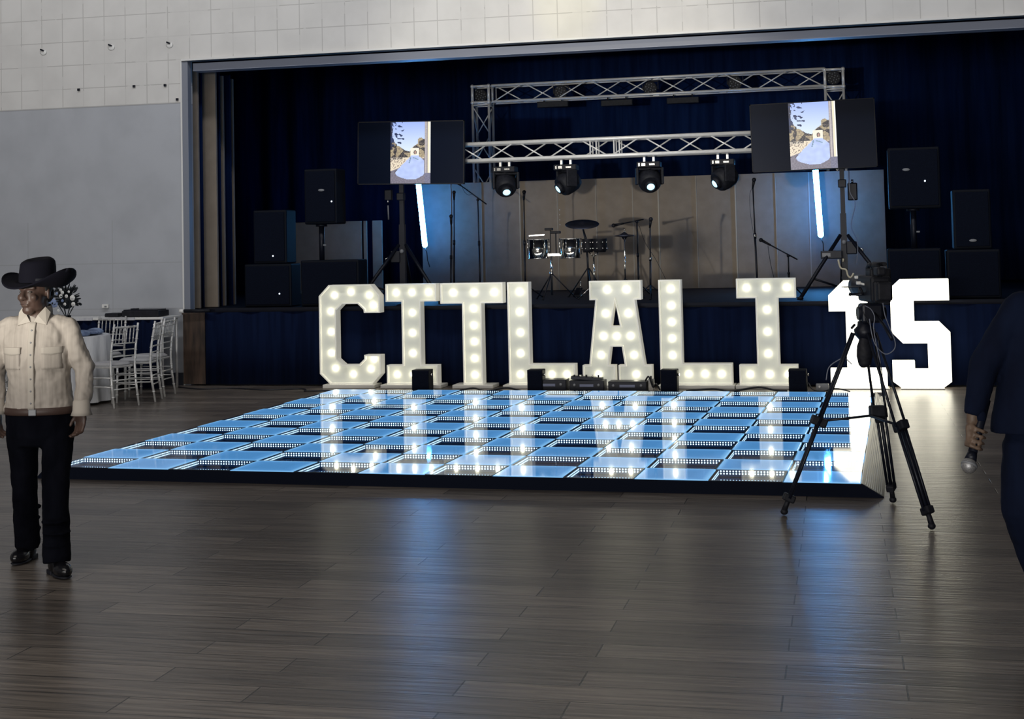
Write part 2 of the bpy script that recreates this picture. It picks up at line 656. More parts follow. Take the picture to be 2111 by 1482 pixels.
# stage platform and its black box
st = MB()
st.box((4.85, 11.75, ZS / 2), (13.8, 8.5, ZS))
struct('floor_stage', st, 'stagefloor')
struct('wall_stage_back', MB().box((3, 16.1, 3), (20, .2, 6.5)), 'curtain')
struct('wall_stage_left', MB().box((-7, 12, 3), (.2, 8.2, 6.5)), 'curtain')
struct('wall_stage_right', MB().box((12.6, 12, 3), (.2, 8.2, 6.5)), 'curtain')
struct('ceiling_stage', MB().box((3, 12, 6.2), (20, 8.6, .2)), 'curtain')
struct('floor_stage_wing', MB().box((-4.5, 11.9, .4), (4.9, 8.3, ZS + .15)), 'stagefloor')


def drape(x0, x1, y, z0, z1, amp=.04, per=.28, n=None, ph=0.0):
    mb = MB()
    n = n or max(8, int((x1 - x0) / per * 8))
    prev = None
    for i in range(n + 1):
        x = x0 + (x1 - x0) * i / n
        yy = y + amp * math.sin(2 * PI * x / per + ph + .8 * math.sin(x * 3.1))
        r = [mb.bm.verts.new((x, yy + d, z)) for z in (z0, z1) for d in (0, .012)]
        if prev:
            mb._f([prev[0], r[0], r[2], prev[2]], True)
            mb._f([prev[1], prev[3], r[3], r[1]], True)
            mb._f([prev[2], r[2], r[3], prev[3]])
            mb._f([prev[0], prev[1], r[1], r[0]])
        else:
            mb._f([r[0], r[2], r[3], r[1]])
        prev = r
    mb._f([prev[0], prev[1], prev[3], prev[2]])
    return mb


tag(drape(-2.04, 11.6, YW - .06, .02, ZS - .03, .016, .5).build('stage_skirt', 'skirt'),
    'long dark cloth skirt hanging along the front of the stage', 'stage skirt')
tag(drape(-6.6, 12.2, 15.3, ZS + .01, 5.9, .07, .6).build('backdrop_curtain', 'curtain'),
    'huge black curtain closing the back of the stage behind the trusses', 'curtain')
tag(MB().box((4.9, YW - .03, ZS + .008), (13.6, .10, .03)).build('stage_edge_strip', 'stagefloor'),
    'dark strip along the top front edge of the stage', 'edge strip')
t = thing('wood_panel', 'brown wooden panel closing the left end of the stage front', 'wood panel', (-2.2, YW, 0))
MB().box((0, -.045, .46), (.30, .03, .88)).build('board', 'wood', t)
MB().box((0, -.05, .912), (.32, .05, .022)).build('top_rail', 'wood', t)

# accordion panels in the left wing
wing = []
for u0, u1, y in ((391, 411, 7.86), (414, 448, 8.24), (452, 463, 8.66), (474, 483, 9.06)):
    a, b2 = at(u0, 400, y).x, at(u1, 400, y).x
    wing.append(((a + b2) / 2, b2 - a, y))
names = ['beige folding panel at the left stage edge, nearest the wall opening', 'widest beige folding panel edge in the left wing, second from the wall',
         'narrow beige panel edge in the left wing, third from the wall', 'thinnest beige panel edge, deepest in the left wing']
for (x, w_, y), nm in zip(wing, names):
    o = MB().rbox((0, 0, 1.57), (w_, .05, 3.14), .006).build('wing_panel', 'partition', loc=(x, y, ZS + .003))
    tag(o, nm, 'panel', 'folding panels stacked in the left wing')
for i, (u1, y) in enumerate([(418, 8.02), (456, 8.44), (478, 8.86)]):
    x0, x1 = -2.95, at(u1, 400, y).x
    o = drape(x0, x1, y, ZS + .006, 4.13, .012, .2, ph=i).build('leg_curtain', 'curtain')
    tag(o, ['narrow black curtain between the first and second beige wing panels', 'narrow black curtain between the second and third beige wing panels',
            'narrow black curtain before the deepest beige wing panel'][i], 'curtain', 'black leg curtains in the left wing')

# small things on the hall wall
tw = 'dark square anchors on the tiled wall'
for (u, v), nm in zip([(163, 185), (277, 178), (341, 176), (366, 205)],
                      ['dark square anchor on the tiled wall, leftmost of the lower row', 'dark square anchor on the tiled wall, middle of the lower row',
                       'dark square anchor on the tiled wall, right of the lower row', 'small black anchor at the tile edge beside the stage opening']):
    p = at(u, v, YW)
    tag(MB().rbox((0, -.012, 0), (.032, .024, .032), .004).build('wall_anchor', 'blackmetal', loc=(p.x, YW, p.z)), nm, 'anchor', tw)
for (u, v), nm in zip([(90, 108), (230, 98), (350, 93)], ['torn bracket with white plaster, leftmost on the tiled wall', 'torn wall bracket in the middle of the tiled wall', 'torn wall bracket nearest the stage opening']):
    p = at(u, v, YW)
    t = thing('wall_bracket', nm, 'bracket', (p.x, YW, p.z), 0, 'torn brackets on the tiled wall')
    MB().ell((0, -.006, 0), (.05, .012, .04), seg=8, rings=5).build('plaster_patch', 'white', t)
    MB().box((-.01, -.022, .028), (.05, .03, .02), Matrix.Rotation(.4, 3, 'Y')).build('hook', 'blackmetal', t)
p = at(219, 631, YW)
t = thing('wall_socket', 'small white socket box on the grey wall above the buffet table', 'socket', (p.x, YW, p.z))
MB().rbox((0, -.02, 0), (.09, .04, .05), .006).build('cover_plate', 'white', t)
MB().box((.012, -.042, -.003), (.03, .006, .02)).build('outlet', 'greyplastic', t)

# ------------------------------------------------------------------ dance floor
DR = -0.027206
dfl = thing('dance_floor', 'raised chequered dance floor of glowing blue squares and mirrored light panels', 'dance floor', (0, 0, 0), DR)
HZ = .09
fm = MB()
fm.box((3, 3, .015), (6.0, 6.0, .03))
fm.build('base_tray', 'panelframe', dfl)
G = .246
# frosted panel
mb = MB()
mb.rbox((0, 0, -.022), (2 * G, 2 * G, .044), .0025)
fp = mb.build('frosted_panel', 'frosted', dfl)
# mirror panel: tray walls, mirror bottom, sheet of glass
mb = MB()
for sx_, sy_ in ((1, 0), (-1, 0), (0, 1), (0, -1)):
    c = (sx_ * (G - .008), sy_ * (G - .008), -.030)
    s = (.016 if sx_ else 2 * G, .016 if sy_ else 2 * G - .032, .056)
    mb.box(c, s)
mpn = mb.build('mirror_panel', 'panelframe', dfl)
mb = MB()
mb.box((0, 0, -.054), (2 * G - .034, 2 * G - .034, .004))
mpm = mb.build('mirror_bottom', 'floormirror', mpn)
mb = MB()
v = [mb.bm.verts.new((x * G, y * G, 0)) for x, y in ((-1, -1), (1, -1), (1, 1), (-1, 1))]
mb._f(v)
mpg = mb.build('glass_top', 'glass', mpn)
mb = MB()
K = 21
for side in range(4):
    R = Matrix.Rotation(side * PI / 2, 3, 'Z')
    for i in range(K):
        x = (i - (K - 1) / 2) * .0216
        for zd in (-.0115, -.028):  # lower row stands in for the dots' mirror reflection
            cen = Vector((x, G - .0172, zd))
            vs = [mb.bm.verts.new(R @ (cen + Vector((.0060 * math.cos(k * PI / 3), 0, .0060 * math.sin(k * PI / 3))))) for k in range(6)]
            mb._f(vs)
    mb.mi = 1
    mb._f([mb.bm.verts.new(R @ Vector((a * (G - .0168), G - .0166, z_))) for a, z_ in ((-1, -.002), (1, -.002), (1, -.048), (-1, -.048))])
    mb.mi = 0
led = mb.build('light_strip', ['bluebeam', 'ledband'], mpn, recalc=False)
first = {0: fp, 1: mpn}
used = {0: False, 1: False}
for i in range(12):
    for j in range(12):
        k = 1 if (i + j) % 2 == 0 else 0
        src = first[k]
        if not used[k]:
            o = src
            used[k] = True
        else:
            o = copy_tree(src, dfl)
        o.location = (.25 + .5 * i, .25 + .5 * j, HZ)
# edges
mb = MB()
mb.prism([(-.10, .0), (-.01, .085), (-.01, 0)], 0, 6.0)
mb.build('edge_ramp', 'ramp', dfl)
mb = MB()
mb.prism([(6.0, .0), (6.0, .088), (6.01, .088), (6.145, .006), (6.145, 0)], 0, 6.0)
for k in range(9):
    x = 6.03 + k * .012
    z = .088 - (x - 6.01) / .135 * .082
    mb.box((x, 3, z + .001), (.004, 5.98, .004))
mb.build('edge_ramp', 'ramp', dfl)
mb = MB()
mb.prism([(-.10, 0), (-.01, .086), (6.01, .086), (6.145, .004), (6.145, 0)], -.018, -.002)
mb.build('front_fascia', 'fascia', dfl)
mb = MB()
mb.box((3, 6.008, .043), (6.14, .016, .086))
mb.build('back_fascia', 'ramp', dfl)

# ------------------------------------------------------------------ marquee letters
YF = 7.10


def inset(poly, d):
    n = len(poly)
    A = sum(poly[i][0] * poly[(i + 1) % n][1] - poly[(i + 1) % n][0] * poly[i][1] for i in range(n))
    s = 1 if A > 0 else -1
    outp = []
    for i in range(n):
        p0, p1, p2 = Vector(poly[i - 1]), Vector(poly[i]), Vector(poly[(i + 1) % n])
        e1 = (p1 - p0).normalized()
        e2 = (p2 - p1).normalized()
        n1 = Vector((-e1.y, e1.x)) * s
        n2 = Vector((-e2.y, e2.x)) * s
        k = 1 + n1.dot(n2)
        outp.append(tuple(p1 + (n1 + n2) * (d / max(k, .2))))
    return outp


def marquee(ch, label, cat, outer, holes, bulbs, base, bright=False, y=YF, base_z=.045):
    cx = (min(p[0] for p in outer) + max(p[0] for p in outer)) / 2
    t = thing('marquee_letter' if not ch.isdigit() else 'marquee_number', label, cat, (cx, y, 0), 0,
              'tall light-up letters' if not bright else 'tall light-up numbers')
    sh = lambda P: [(x - cx, z) for x, z in P]
    outer = sh(outer)
    holes = [sh(h) for h in holes]
    DEP = .17
    fi = MB()
    fi.prism(inset(outer, .004), .055, .065, [inset(h, -.004) for h in holes])
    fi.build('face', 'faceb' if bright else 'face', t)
    rm = MB()
    for loop, sg in [(outer, 1)] + [(h, -1) for h in holes]:
        ins = inset(loop, .016 * sg)
        n = len(loop)
        fo = [rm.bm.verts.new((x, 0, z)) for x, z in loop]
        fn = [rm.bm.verts.new((x, 0, z)) for x, z in ins]
        bo = [rm.bm.verts.new((x, DEP, z)) for x, z in loop]
        bn = [rm.bm.verts.new((x, .056, z)) for x, z in ins]
        for i in range(n):
            j = (i + 1) % n
            rm._f([fo[i], fo[j], fn[j], fn[i]])
            rm._f([fo[i], bo[i], bo[j], fo[j]])
            rm._f([fn[i], fn[j], bn[j], bn[i]])
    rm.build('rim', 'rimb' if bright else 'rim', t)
    bk = MB()
    bk.prism(outer, DEP - .008, DEP, holes)
    bk.build('back_board', 'lettergrey', t)
    for (x, z) in bulbs:
        bb = MB()
        bb.ell((0, 0, 0), (.027, .024, .027), seg=12, rings=8)
        bb.build('light_bulb', 'bulb' if not bright else 'faceb', t, loc=(x - cx, .030, z))
    for x0, x1 in base:
        bb = MB()
        bb.rbox(((x0 + x1) / 2 - cx, .085, base_z / 2), (x1 - x0, .33, base_z), .008)
        bb.build('foot_board', 'lettergrey', t)
    return t


T1, B1 = 1.255, .045
marquee('C', 'white light-up letter C, first letter on the left', 'marquee letter',
        [(-.42, 1.12), (-.29, T1), (.25, T1), (.365, 1.12), (.365, .91), (.16, .91), (.155, .95), (.08, 1.02), (-.12, 1.02), (-.2, .94), (-.2, .35), (-.12, .28), (.08, .28), (.155, .35), (.155, .40), (.365, .40), (.365, .17), (.25, B1), (-.29, B1), (-.42, .17)], [],
        [(-.235, 1.13), (-.02, 1.165), (.215, 1.125), (.265, 1.0), (-.285, .93), (-.285, .68), (-.285, .42), (-.235, .235), (-.005, .165), (.22, .225), (.262, .345)], [(-.36, .30)])
marquee('I', 'white light-up letter I next to the C, with a small black speaker before its foot', 'marquee letter',
        [(.44, T1), (1.08, T1), (1.08, 1.04), (.88, 1.04), (.88, .275), (1.08, .275), (1.08, B1), (.44, B1), (.44, .275), (.64, .275), (.64, 1.04), (.44, 1.04)], [],
        [(.56, 1.15), (.76, 1.15), (.97, 1.15), (.76, .905), (.76, .66), (.76, .415), (.555, .16), (.76, .16), (.965, .16)], [(.38, 1.14)])
marquee('T', 'white light-up letter T with one central foot', 'marquee letter',
        [(1.13, T1), (1.905, T1), (1.905, 1.01), (1.64, 1.01), (1.64, B1), (1.40, B1), (1.40, 1.01), (1.13, 1.01)], [],
        [(1.28, 1.14), (1.54, 1.14), (1.79, 1.14), (1.53, .945), (1.53, .745), (1.53, .55), (1.53, .35), (1.53, .155)], [(1.28, 1.78)])
marquee('L', 'white light-up letter L between the T and the A', 'marquee letter',
        [(1.96, T1), (2.22, T1), (2.22, .285), (2.76, .285), (2.76, B1), (1.96, B1)], [],
        [(2.1, 1.14), (2.1, .90), (2.1, .655), (2.095, .41), (2.09, .16), (2.28, .16), (2.47, .16), (2.65, .16)], [(1.90, 2.80)])
marquee('A', 'white light-up letter A in the middle of the row', 'marquee letter',
        [(2.95, T1), (3.56, T1), (3.56, 1.03), (3.485, 1.03), (3.585, .27), (3.665, .27), (3.665, B1), (3.275, B1), (3.275, .27), (3.35, .27), (3.32, .485), (3.19, .485), (3.16, .27), (3.235, .27), (3.235, B1), (2.85, B1), (2.85, .27), (2.93, .27), (3.02, 1.03), (2.95, 1.03)],
        [[(3.25, 1.03), (3.305, .725), (3.20, .725)]],
        [(3.155, 1.15), (3.385, 1.15), (3.13, .87), (3.40, .87), (3.10, .605), (3.255, .605), (3.42, .605), (3.065, .385), (3.455, .385), (3.03, .16), (3.475, .16)], [(2.85, 3.235), (3.275, 3.665)])
marquee('L', 'white light-up letter L right of the A, speaker before its foot', 'marquee letter',
        [(3.765, T1), (4.025, T1), (4.025, .285), (4.59, .285), (4.59, B1), (3.765, B1)], [],
        [(3.905, 1.15), (3.905, .955), (3.905, .765), (3.905, .575), (3.905, .38), (3.9, .165), (4.085, .165), (4.275, .165), (4.465, .165)], [(3.74, 4.62)])
marquee('I', 'white light-up letter I just left of the number 1', 'marquee letter',
        [(4.66, T1), (5.33, T1), (5.33, 1.03), (5.13, 1.03), (5.13, .27), (5.33, .27), (5.33, B1), (4.67, B1), (4.67, .27), (4.875, .27), (4.875, 1.03), (4.66, 1.03)], [],
        [(4.775, 1.15), (5.0, 1.15), (5.23, 1.15), (5.0, .895), (5.0, .645), (5.0, .395), (4.79, .16), (5.01, .16), (5.22, .16)], [(4.63, 5.38)])
marquee('1', 'glaring white light-up number 1 behind the camera tripod', 'marquee number',
        [(5.69, .87), (5.69, 1.05), (5.86, 1.215), (6.12, 1.215), (6.12, .225), (6.31, .225), (6.31, .012), (5.69, .012), (5.69, .225), (5.875, .225), (5.875, .87)], [],
        [(5.8, .98), (6.0, 1.08), (6.0, .8), (6.0, .55), (6.0, .3), (5.8, .12), (6.0, .12), (6.2, .12)], [(5.67, 6.33)], True, base_z=.012)
marquee('5', 'glaring white light-up number 5 at the right end of the row', 'marquee number',
        [(6.37, 1.12), (6.48, 1.22), (7.0, 1.22), (7.0, .98), (6.62, .98), (6.62, .745), (6.89, .745), (7.0, .63), (7.0, .08), (6.91, .012), (6.46, .012), (6.37, .08), (6.37, .31), (6.61, .31), (6.61, .215), (6.76, .215), (6.76, .505), (6.49, .505), (6.37, .63)], [],
        [(6.5, 1.1), (6.7, 1.1), (6.9, 1.1), (6.5, .87), (6.55, .62), (6.72, .62), (6.88, .5), (6.88, .3), (6.8, .12), (6.6, .12), (6.48, .2)], [(6.45, 6.92)], True, base_z=.012)
# ------------------------------------------------------------------ small speakers and gear before the letters
for (u, v0, v1, wpx), nm in zip([(867, 762, 805, 39), (1103, 762, 805, 33), (1379, 764, 805, 34), (1645, 763, 805, 36)],
                                ['small black floor speaker before the first letter I', 'small black floor speaker before the first letter L, left of the stacked gear',
                                 'small black floor speaker before the second letter L, right of the stacked gear', 'small black floor speaker before the last letter I']):
    p = at(u, 800, 6.70)
    w_ = wpx / 181
    t = thing('floor_speaker', nm, 'speaker', (p.x, 6.70, 0), 0, 'small speakers behind the dance floor')
    MB().rbox((0, .09, .125), (w_, .18, .25), .008).build('cabinet', 'speakerbox', t)
    MB().rbox((0, -.004, .125), (w_ - .02, .012, .23), .005).build('grille', 'speaker', t)
    MB().tube((w_ / 2, .06, .19), (w_ / 2 + .022, .06, .19), .016, n=10).build('side_knob', 'chrome', t)
units = [(2.48, .42, .135, 'black light controller box, leftmost of the three on the floor'),
         (2.93, .40, .125, 'black light controller box, middle of the three on the floor'),
         (3.40, .44, .115, 'black light controller box, rightmost of the three on the floor')]
for x, w_, h_, nm in units:
    t = thing('controller_box', nm, 'controller', (x + .03, 6.72, 0), 0, 'controller boxes behind the dance floor')
    MB().rbox((0, .11, h_ / 2), (w_, .22, h_), .006).build('housing', 'blackmetal', t)
    for s in (-1, 1):
        MB().lathe([(.016, 0), (.016, .01), (.006, .011)], (s * (w_ / 2 - .06), -.001, h_ * .6), (0, -1, 0), 12).build('knob', 'greyplastic', t)
    MB().box((0, -.003, h_ * .55), (w_ * .4, .006, .03)).build('display', 'cymbal', t)
mxp = thing('mixer', 'small black mixer with bright plugs lying on the controller boxes', 'mixer', (2.95, 6.80, .125))
MB().rbox((0, .03, .018), (.36, .13, .036), .005, Matrix.Rotation(.06, 3, 'Y')).build('housing', 'blackmetal', mxp)
for k in range(5):
    MB().tube((-.14 + .07 * k, -.02, .03), (-.14 + .07 * k, -.02, .062), .011, n=8).build('plug', 'chrome' if k % 2 else 'black', mxp)


def cab(name, label, pts, r=.006, mt='cable', sub=6, cat='cable', group=None):
    P = [Vector(p) for p in pts]
    out = []
    for i in range(len(P) - 1):
        a, b2, c2, d = P[max(i - 1, 0)], P[i], P[i + 1], P[min(i + 2, len(P) - 1)]
        for k in range(sub):
            s = k / sub
            out.append(.5 * ((2 * b2) + (c2 - a) * s + (2 * a - 5 * b2 + 4 * c2 - d) * s * s + (3 * b2 - a - 3 * c2 + d) * s ** 3))
    out.append(P[-1])
    mb = MB()
    mb.path(out, r)
    o = mb.build(name, mt)
    if label:
        tag(o, label, cat, group)
    return o


cab('power_cable', 'black cable lying on the floor along the left part of the stage skirt', [(-2.3, 7.10, .008), (-1.9, 6.85, .008), (-1.5, 6.95, .008), (-1.0, 6.75, .008), (-.6, 6.9, .008), (-.45, 6.70, .008)], .009)
cab('power_cable', 'black cable running behind the dance floor before letters C and I', [(-.45, 6.62, .009), (0, 6.72, .009), (.5, 6.62, .009), (.75, 6.7, .009)], .011)
cab('power_cable', 'tangled black cable between the first I and the first L', [(1.15, 6.72, .01), (1.4, 6.66, .01), (1.6, 6.78, .03), (1.8, 6.66, .01), (2.0, 6.74, .04), (2.2, 6.68, .01)], .012)
cab('power_cable', 'black cable looping up between the gear and the second floor L', [(3.63, 6.8, .12), (3.68, 6.72, .17), (3.72, 6.75, .05), (3.76, 6.72, .09), (3.80, 6.74, .02)], .010)
cab('power_cable', 'black cable on the floor before the second L and last I', [(4.1, 6.7, .012), (4.4, 6.74, .03), (4.6, 6.68, .012), (4.9, 6.74, .05), (5.1, 6.70, .02), (5.22, 6.72, .012)], .012)
cab('power_cable', 'black cable from the last floor speaker towards number 1', [(5.45, 6.75, .10), (5.5, 6.72, .03), (5.6, 6.70, .01), (5.75, 6.72, .04), (5.9, 6.7, .01)], .008)
t = thing('plug_box', 'small white power adapter on the floor by the number 1', 'adapter', (5.60, 6.86, 0))
MB().rbox((0, 0, .04), (.14, .06, .08), .006).build('housing', 'greyplastic', t)
MB().tube((-.03, -.032, .05), (-.03, -.045, .05), .012, n=8).build('outlet', 'white', t)
t = thing('transformer', 'small silver transformer lying beside the right end of the gear', 'transformer', (3.69, 6.82, 0))
MB().rbox((0, 0, .07), (.07, .06, .14), .008).build('housing', 'chrome', t)
MB().tube((0, 0, .14), (0, 0, .17), .01, n=8).build('plug', 'black', t)

# ------------------------------------------------------------------ stage: backdrop partition
zt = 2.73
pt = thing('partition_wall', 'long beige panelled partition standing across the back of the stage', 'partition', (0, 13.4, ZS))
xs = [-.92, -.42, .1, .74, 1.36, 1.99, 2.58, 2.99, 3.59, 4.20, 4.82, 5.33, 5.85, 6.46]
for a, b2 in zip(xs, xs[1:]):
    MB().rbox(((a + b2) / 2, .02 + .006 * (int(a * 7) % 2), (zt - ZS) / 2 + .003), (b2 - a - .003, .045, zt - ZS), .002).build('panel', 'partition', pt)
for x in xs[1:-1]:
    MB().box((x, -.010, (zt - ZS) / 2 + .003), (.018 if x in (.74, 2.99, 4.20, 5.33) else .008, .018, zt - ZS - .01)).build('edge_strip', 'trimlight', pt)
p2 = thing('partition_screen', 'low beige partition panels standing behind the left loudspeakers', 'partition', (0, 13.4, ZS))
MB().rbox((-2.58, .02, .60), (1.22, .045, 1.20), .008).build('panel', 'partition', p2)
MB().rbox((-1.91, .02, .60), (.06, .045, 1.20), .008).build('panel', 'partition', p2)
MB().rbox((-1.70, .02, .60), (.17, .045, 1.20), .008).build('panel', 'partition', p2)
for u, v, nm in ((1153, 432, 'a'),):
    p = at(u, 440, 13.35)
    for k in range(4):
        MB().ell((p.x, -.01, p.z - ZS - .08 * k + .06), (.009, .006, .009), seg=8, rings=5).build('stud', 'white', pt)


# ------------------------------------------------------------------ trusses
def box_truss(t, p0, p1, w_, h_, up, r=.022, rd=.011, bay=.42, name='tube', gaps=()):
    """four chords as parts, lacing as one part per face"""
    p0, p1 = Vector(p0), Vector(p1)
    ax = (p1 - p0).normalized()
    up = Vector(up).normalized()
    sd = ax.cross(up).normalized()
    L = (p1 - p0).length
    cor = [(sd * a * w_ / 2 + up * b2 * h_ / 2) for a, b2 in ((-1, -1), (1, -1), (1, 1), (-1, 1))]
    for c in cor:
        MB().tube(p0 + c, p1 + c, r, n=10).build('chord', 'alud', t)
    n = max(1, round(L / bay))
    for k in range(4):
        a, b2 = cor[k], cor[(k + 1) % 4]
        mb = MB()
        for i in range(n):
            s0, s1 = L * (i + .06) / n, L * (i + .94) / n
            fl_ = (i + (k % 2)) % 2
            q0, q1 = (a, b2) if fl_ else (b2, a)
            if any(g0 < (s0 + s1) / 2 < g1 for g0, g1 in gaps):
                mb.tube(p0 + ax * (s0 + .05) + a, p0 + ax * (s0 + .05) + b2, rd, n=6)
                continue
            mb.tube(p0 + ax * s0 + q0, p0 + ax * s1 + q1, rd, n=6)
        for s in (.01, L - .01):
            mb.tube(p0 + ax * s + a, p0 + ax * s + b2, rd, n=6)
        mb.build('lacing', 'alud', t)


YT = 13.9
gt = thing('goalpost_truss', 'tall aluminium goalpost truss behind the beige partition', 'truss', (0, YT, ZS))
zc = 4.215 - ZS
box_truss(gt, (.22, 0, zc), (5.62, 0, zc + .02), .28, .27, (0, 0, 1), bay=.55)
for x in (.03, 5.76):
    box_truss(gt, (x, 0, .02), (x, 0, zc - .17), .28, .28, (0, 1, 0), bay=.55)
    mb = MB()
    for sx_ in (-1, 1):
        for sy_ in (-1, 1):
            mb.tube((x + sx_ * .14, sy_ * .14, zc - .15), (x + sx_ * .14, sy_ * .14, zc + .15), .024, n=8)
            for z_ in (-.135, .135):
                mb.ell((x + sx_ * .14, sy_ * .14, zc + z_), (.034, .034, .034), seg=8, rings=6)
    for z_ in (-.135, .135):
        for s in (-1, 1):
            mb.tube((x - .14, s * .14, zc + z_), (x + .14, s * .14, zc + z_), .022, n=8)
            mb.tube((x + s * .14, -.14, zc + z_), (x + s * .14, .14, zc + z_), .022, n=8)
    mb.build('corner_block', 'alud', gt)
    MB().box((x, 0, .010), (.6, .6, .014)).build('base_plate', 'blackmetal', gt)
for (u, v), nm in zip([(990, 197), (1155, 190), (1340, 182), (1515, 171), (1718, 160)],
                      ['dark round par light in the left corner of the upper truss', 'dark round par light inside the upper truss, second from left',
                       'dark round par light in the middle of the upper truss', 'dark round par light inside the upper truss, fourth from left',
                       'dark round par light in the right corner of the upper truss']):
    p = at(u, v, YT - .08)
    t = thing('par_light', nm, 'stage light', (p.x, YT - .05, p.z), 0, 'par lights in the upper truss')
    MB().lathe([(.06, .16), (.10, .08), (.115, 0), (.115, -.02), (.105, -.022), (.10, -.01)], (0, 0, 0), (0, 1, 0), 20).build('can', 'black', t)
    mb = MB()
    for k in range(16):
        a = k * 2.399
        rr = .024 * math.sqrt(k + .3)
        mb.ell((rr * math.cos(a), -.022, rr * math.sin(a)), (.010, .006, .010), seg=7, rings=5)
    mb.build('led_cluster', 'greyplastic', t)
    mb = MB()
    mb.box((-.125, .03, .05), (.01, .03, .13)).box((.125, .03, .05), (.01, .03, .13)).box((0, .03, .115), (.26, .03, .01))
    mb.build('yoke', 'black', t)
for (u, v), nm in zip([(1140, 215), (1272, 212), (1408, 207)],
                      ['dark light bar hanging under the upper truss, left of three', 'dark light bar hanging under the upper truss, middle of three', 'dark light bar hanging under the upper truss, right of three']):
    p = at(u, v, YT)
    t = thing('light_bar', nm, 'light bar', (p.x, YT, p.z), 0, 'dark light bars under the upper truss')
    MB().rbox((0, 0, 0), (.52, .10, .10), .01).build('housing', 'black', t)
    for s in (-1, 1):
        MB().tube((s * .15, 0, .04), (s * .15, 0, .10), .012, n=6).build('hanger', 'black', t)

YL = 8.85
zlo = 2.925
lt = thing('crossbar_truss', 'lower aluminium truss carrying four moving lights, between the screens', 'truss', (0, YL, 0))
box_truss(lt, (.50, 0, zlo), (5.45, 0, zlo + .015), .20, .22, (0, 0, 1), r=.026, rd=.010, bay=.42, gaps=((1.95, 2.1), (2.45, 2.6)))
for x in (2.72, 2.80, 3.03, 3.10):
    for y in (-.1, .1):
        MB().tube((x, y, zlo - .11), (x, y, zlo + .11), .011, n=6).build('joint_bar', 'alud', lt)


def lift(xb, nm, led_side):
    t = thing('crank_stand', nm, 'stand', (xb, YL, ZS), 0, 'crank stands holding the lower truss')
    MB().box((0, 0, .55), (.075, .075, 1.0)).build('lower_mast', 'blackmetal', t)
    MB().box((0, 0, 1.30), (.055, .055, 1.1)).build('upper_mast', 'blackmetal', t)
    MB().rbox((0, -.04, 1.42), (.10, .10, .10), .01).build('mast_collar', 'blackmetal', t)
    MB().tube((0, 0, 1.8), (0, 0, 1.865), .03, n=10).build('top_clamp', 'chrome', t)
    for a in (-150, -30, 90):
        r = math.radians(a + 5)
        e_ = Vector((math.cos(r) * .66, math.sin(r) * .66, .012))
        mb = MB()
        mb.tube((math.cos(r) * .05, math.sin(r) * .05, .78), e_, .024, n=8)
        leg = mb.build('leg', 'blackmetal', t)
        MB().tube((math.cos(r) * .04, math.sin(r) * .04, .12), (math.cos(r) * .46, math.sin(r) * .46, .25), .014, n=6).build('brace', 'blackmetal', t)
        MB().tube(e_ - Vector((0, 0, .01)), e_ + Vector((0, 0, .02)), .04, n=10).build('rubber_foot', 'black', leg)
    w_ = MB().rbox((.09 * led_side, -.02, .62), (.13, .09, .16), .012).build('winch', 'blackmetal', t)
    mb = MB()
    mb.path([(.15 * led_side, -.04, .62), (.22 * led_side, -.06, .60), (.24 * led_side, -.06, .48)], .009)
    mb.build('crank_handle', 'chrome', w_)
    MB().ell((0, -.05, .69), (.03, .02, .03), seg=10, rings=6).build('lock_knob', 'greyplastic', t)
    return t


lift(.135, 'dark crank stand under the left screen, spreading its legs on the stage', -1)
lift(5.87, 'dark crank stand under the right screen, spreading its legs on the stage', 1)
p = at(1714, 525, YL - .13)
t = thing('power_box', 'black power box strapped to the right crank stand', 'power box', (p.x, YL - .13, p.z))
MB().rbox((0, 0, 0), (.26, .06, .10), .01).build('housing', 'blackmetal', t)
MB().box((-.06, -.034, .0), (.10, .006, .045)).build('label_plate', 'greyplastic', t)
MB().tube((.14, 0, -.05), (.14, 0, -.09), .012, n=8).build('plug', 'tape', t)
p = at(801, 405, YL - .05)
t = thing('wireless_receiver', 'small black box with a pale dangling handle beside the left stand', 'receiver', (p.x, YL - .05, p.z))
MB().rbox((0, 0, .02), (.10, .07, .14), .01).build('housing', 'blackmetal', t)
MB().tube((0, -.03, -.05), (0, -.03, -.09), .014, n=8).build('coupling', 'chrome', t)
MB().tube((0, -.03, -.12), (.005, -.03, -.31), .010, n=8).build('handle', 'greyplastic', t)
p = at(1749, 395, YL + .05)
t = thing('wireless_receiver', 'small dark box hanging on the right crank stand below the screen', 'receiver', (p.x + .05, YL + .06, p.z))
MB().rbox((0, 0, 0), (.12, .08, .22), .015).build('housing', 'blackmetal', t)
MB().tube((0, -.03, .11), (0, -.03, .15), .014, n=8).build('coupling', 'chrome', t)
p0 = [at(u, v, YL - .12) for u, v in ((1750, 352), (1752, 395), (1763, 420), (1755, 465), (1768, 500), (1766, 545))]
cab('signal_cable', 'thin pale cable hanging down beside the right crank stand', p0, .006, 'cablegrey')
p0 = [at(u, v, YL - .14) for u, v in ((1728, 535), (1733, 552), (1744, 556), (1748, 568), (1754, 572), (1760, 563))]
cab('hose', 'cream coiled hose end under the power box of the right stand', p0, .012, 'tape', cat='hose')


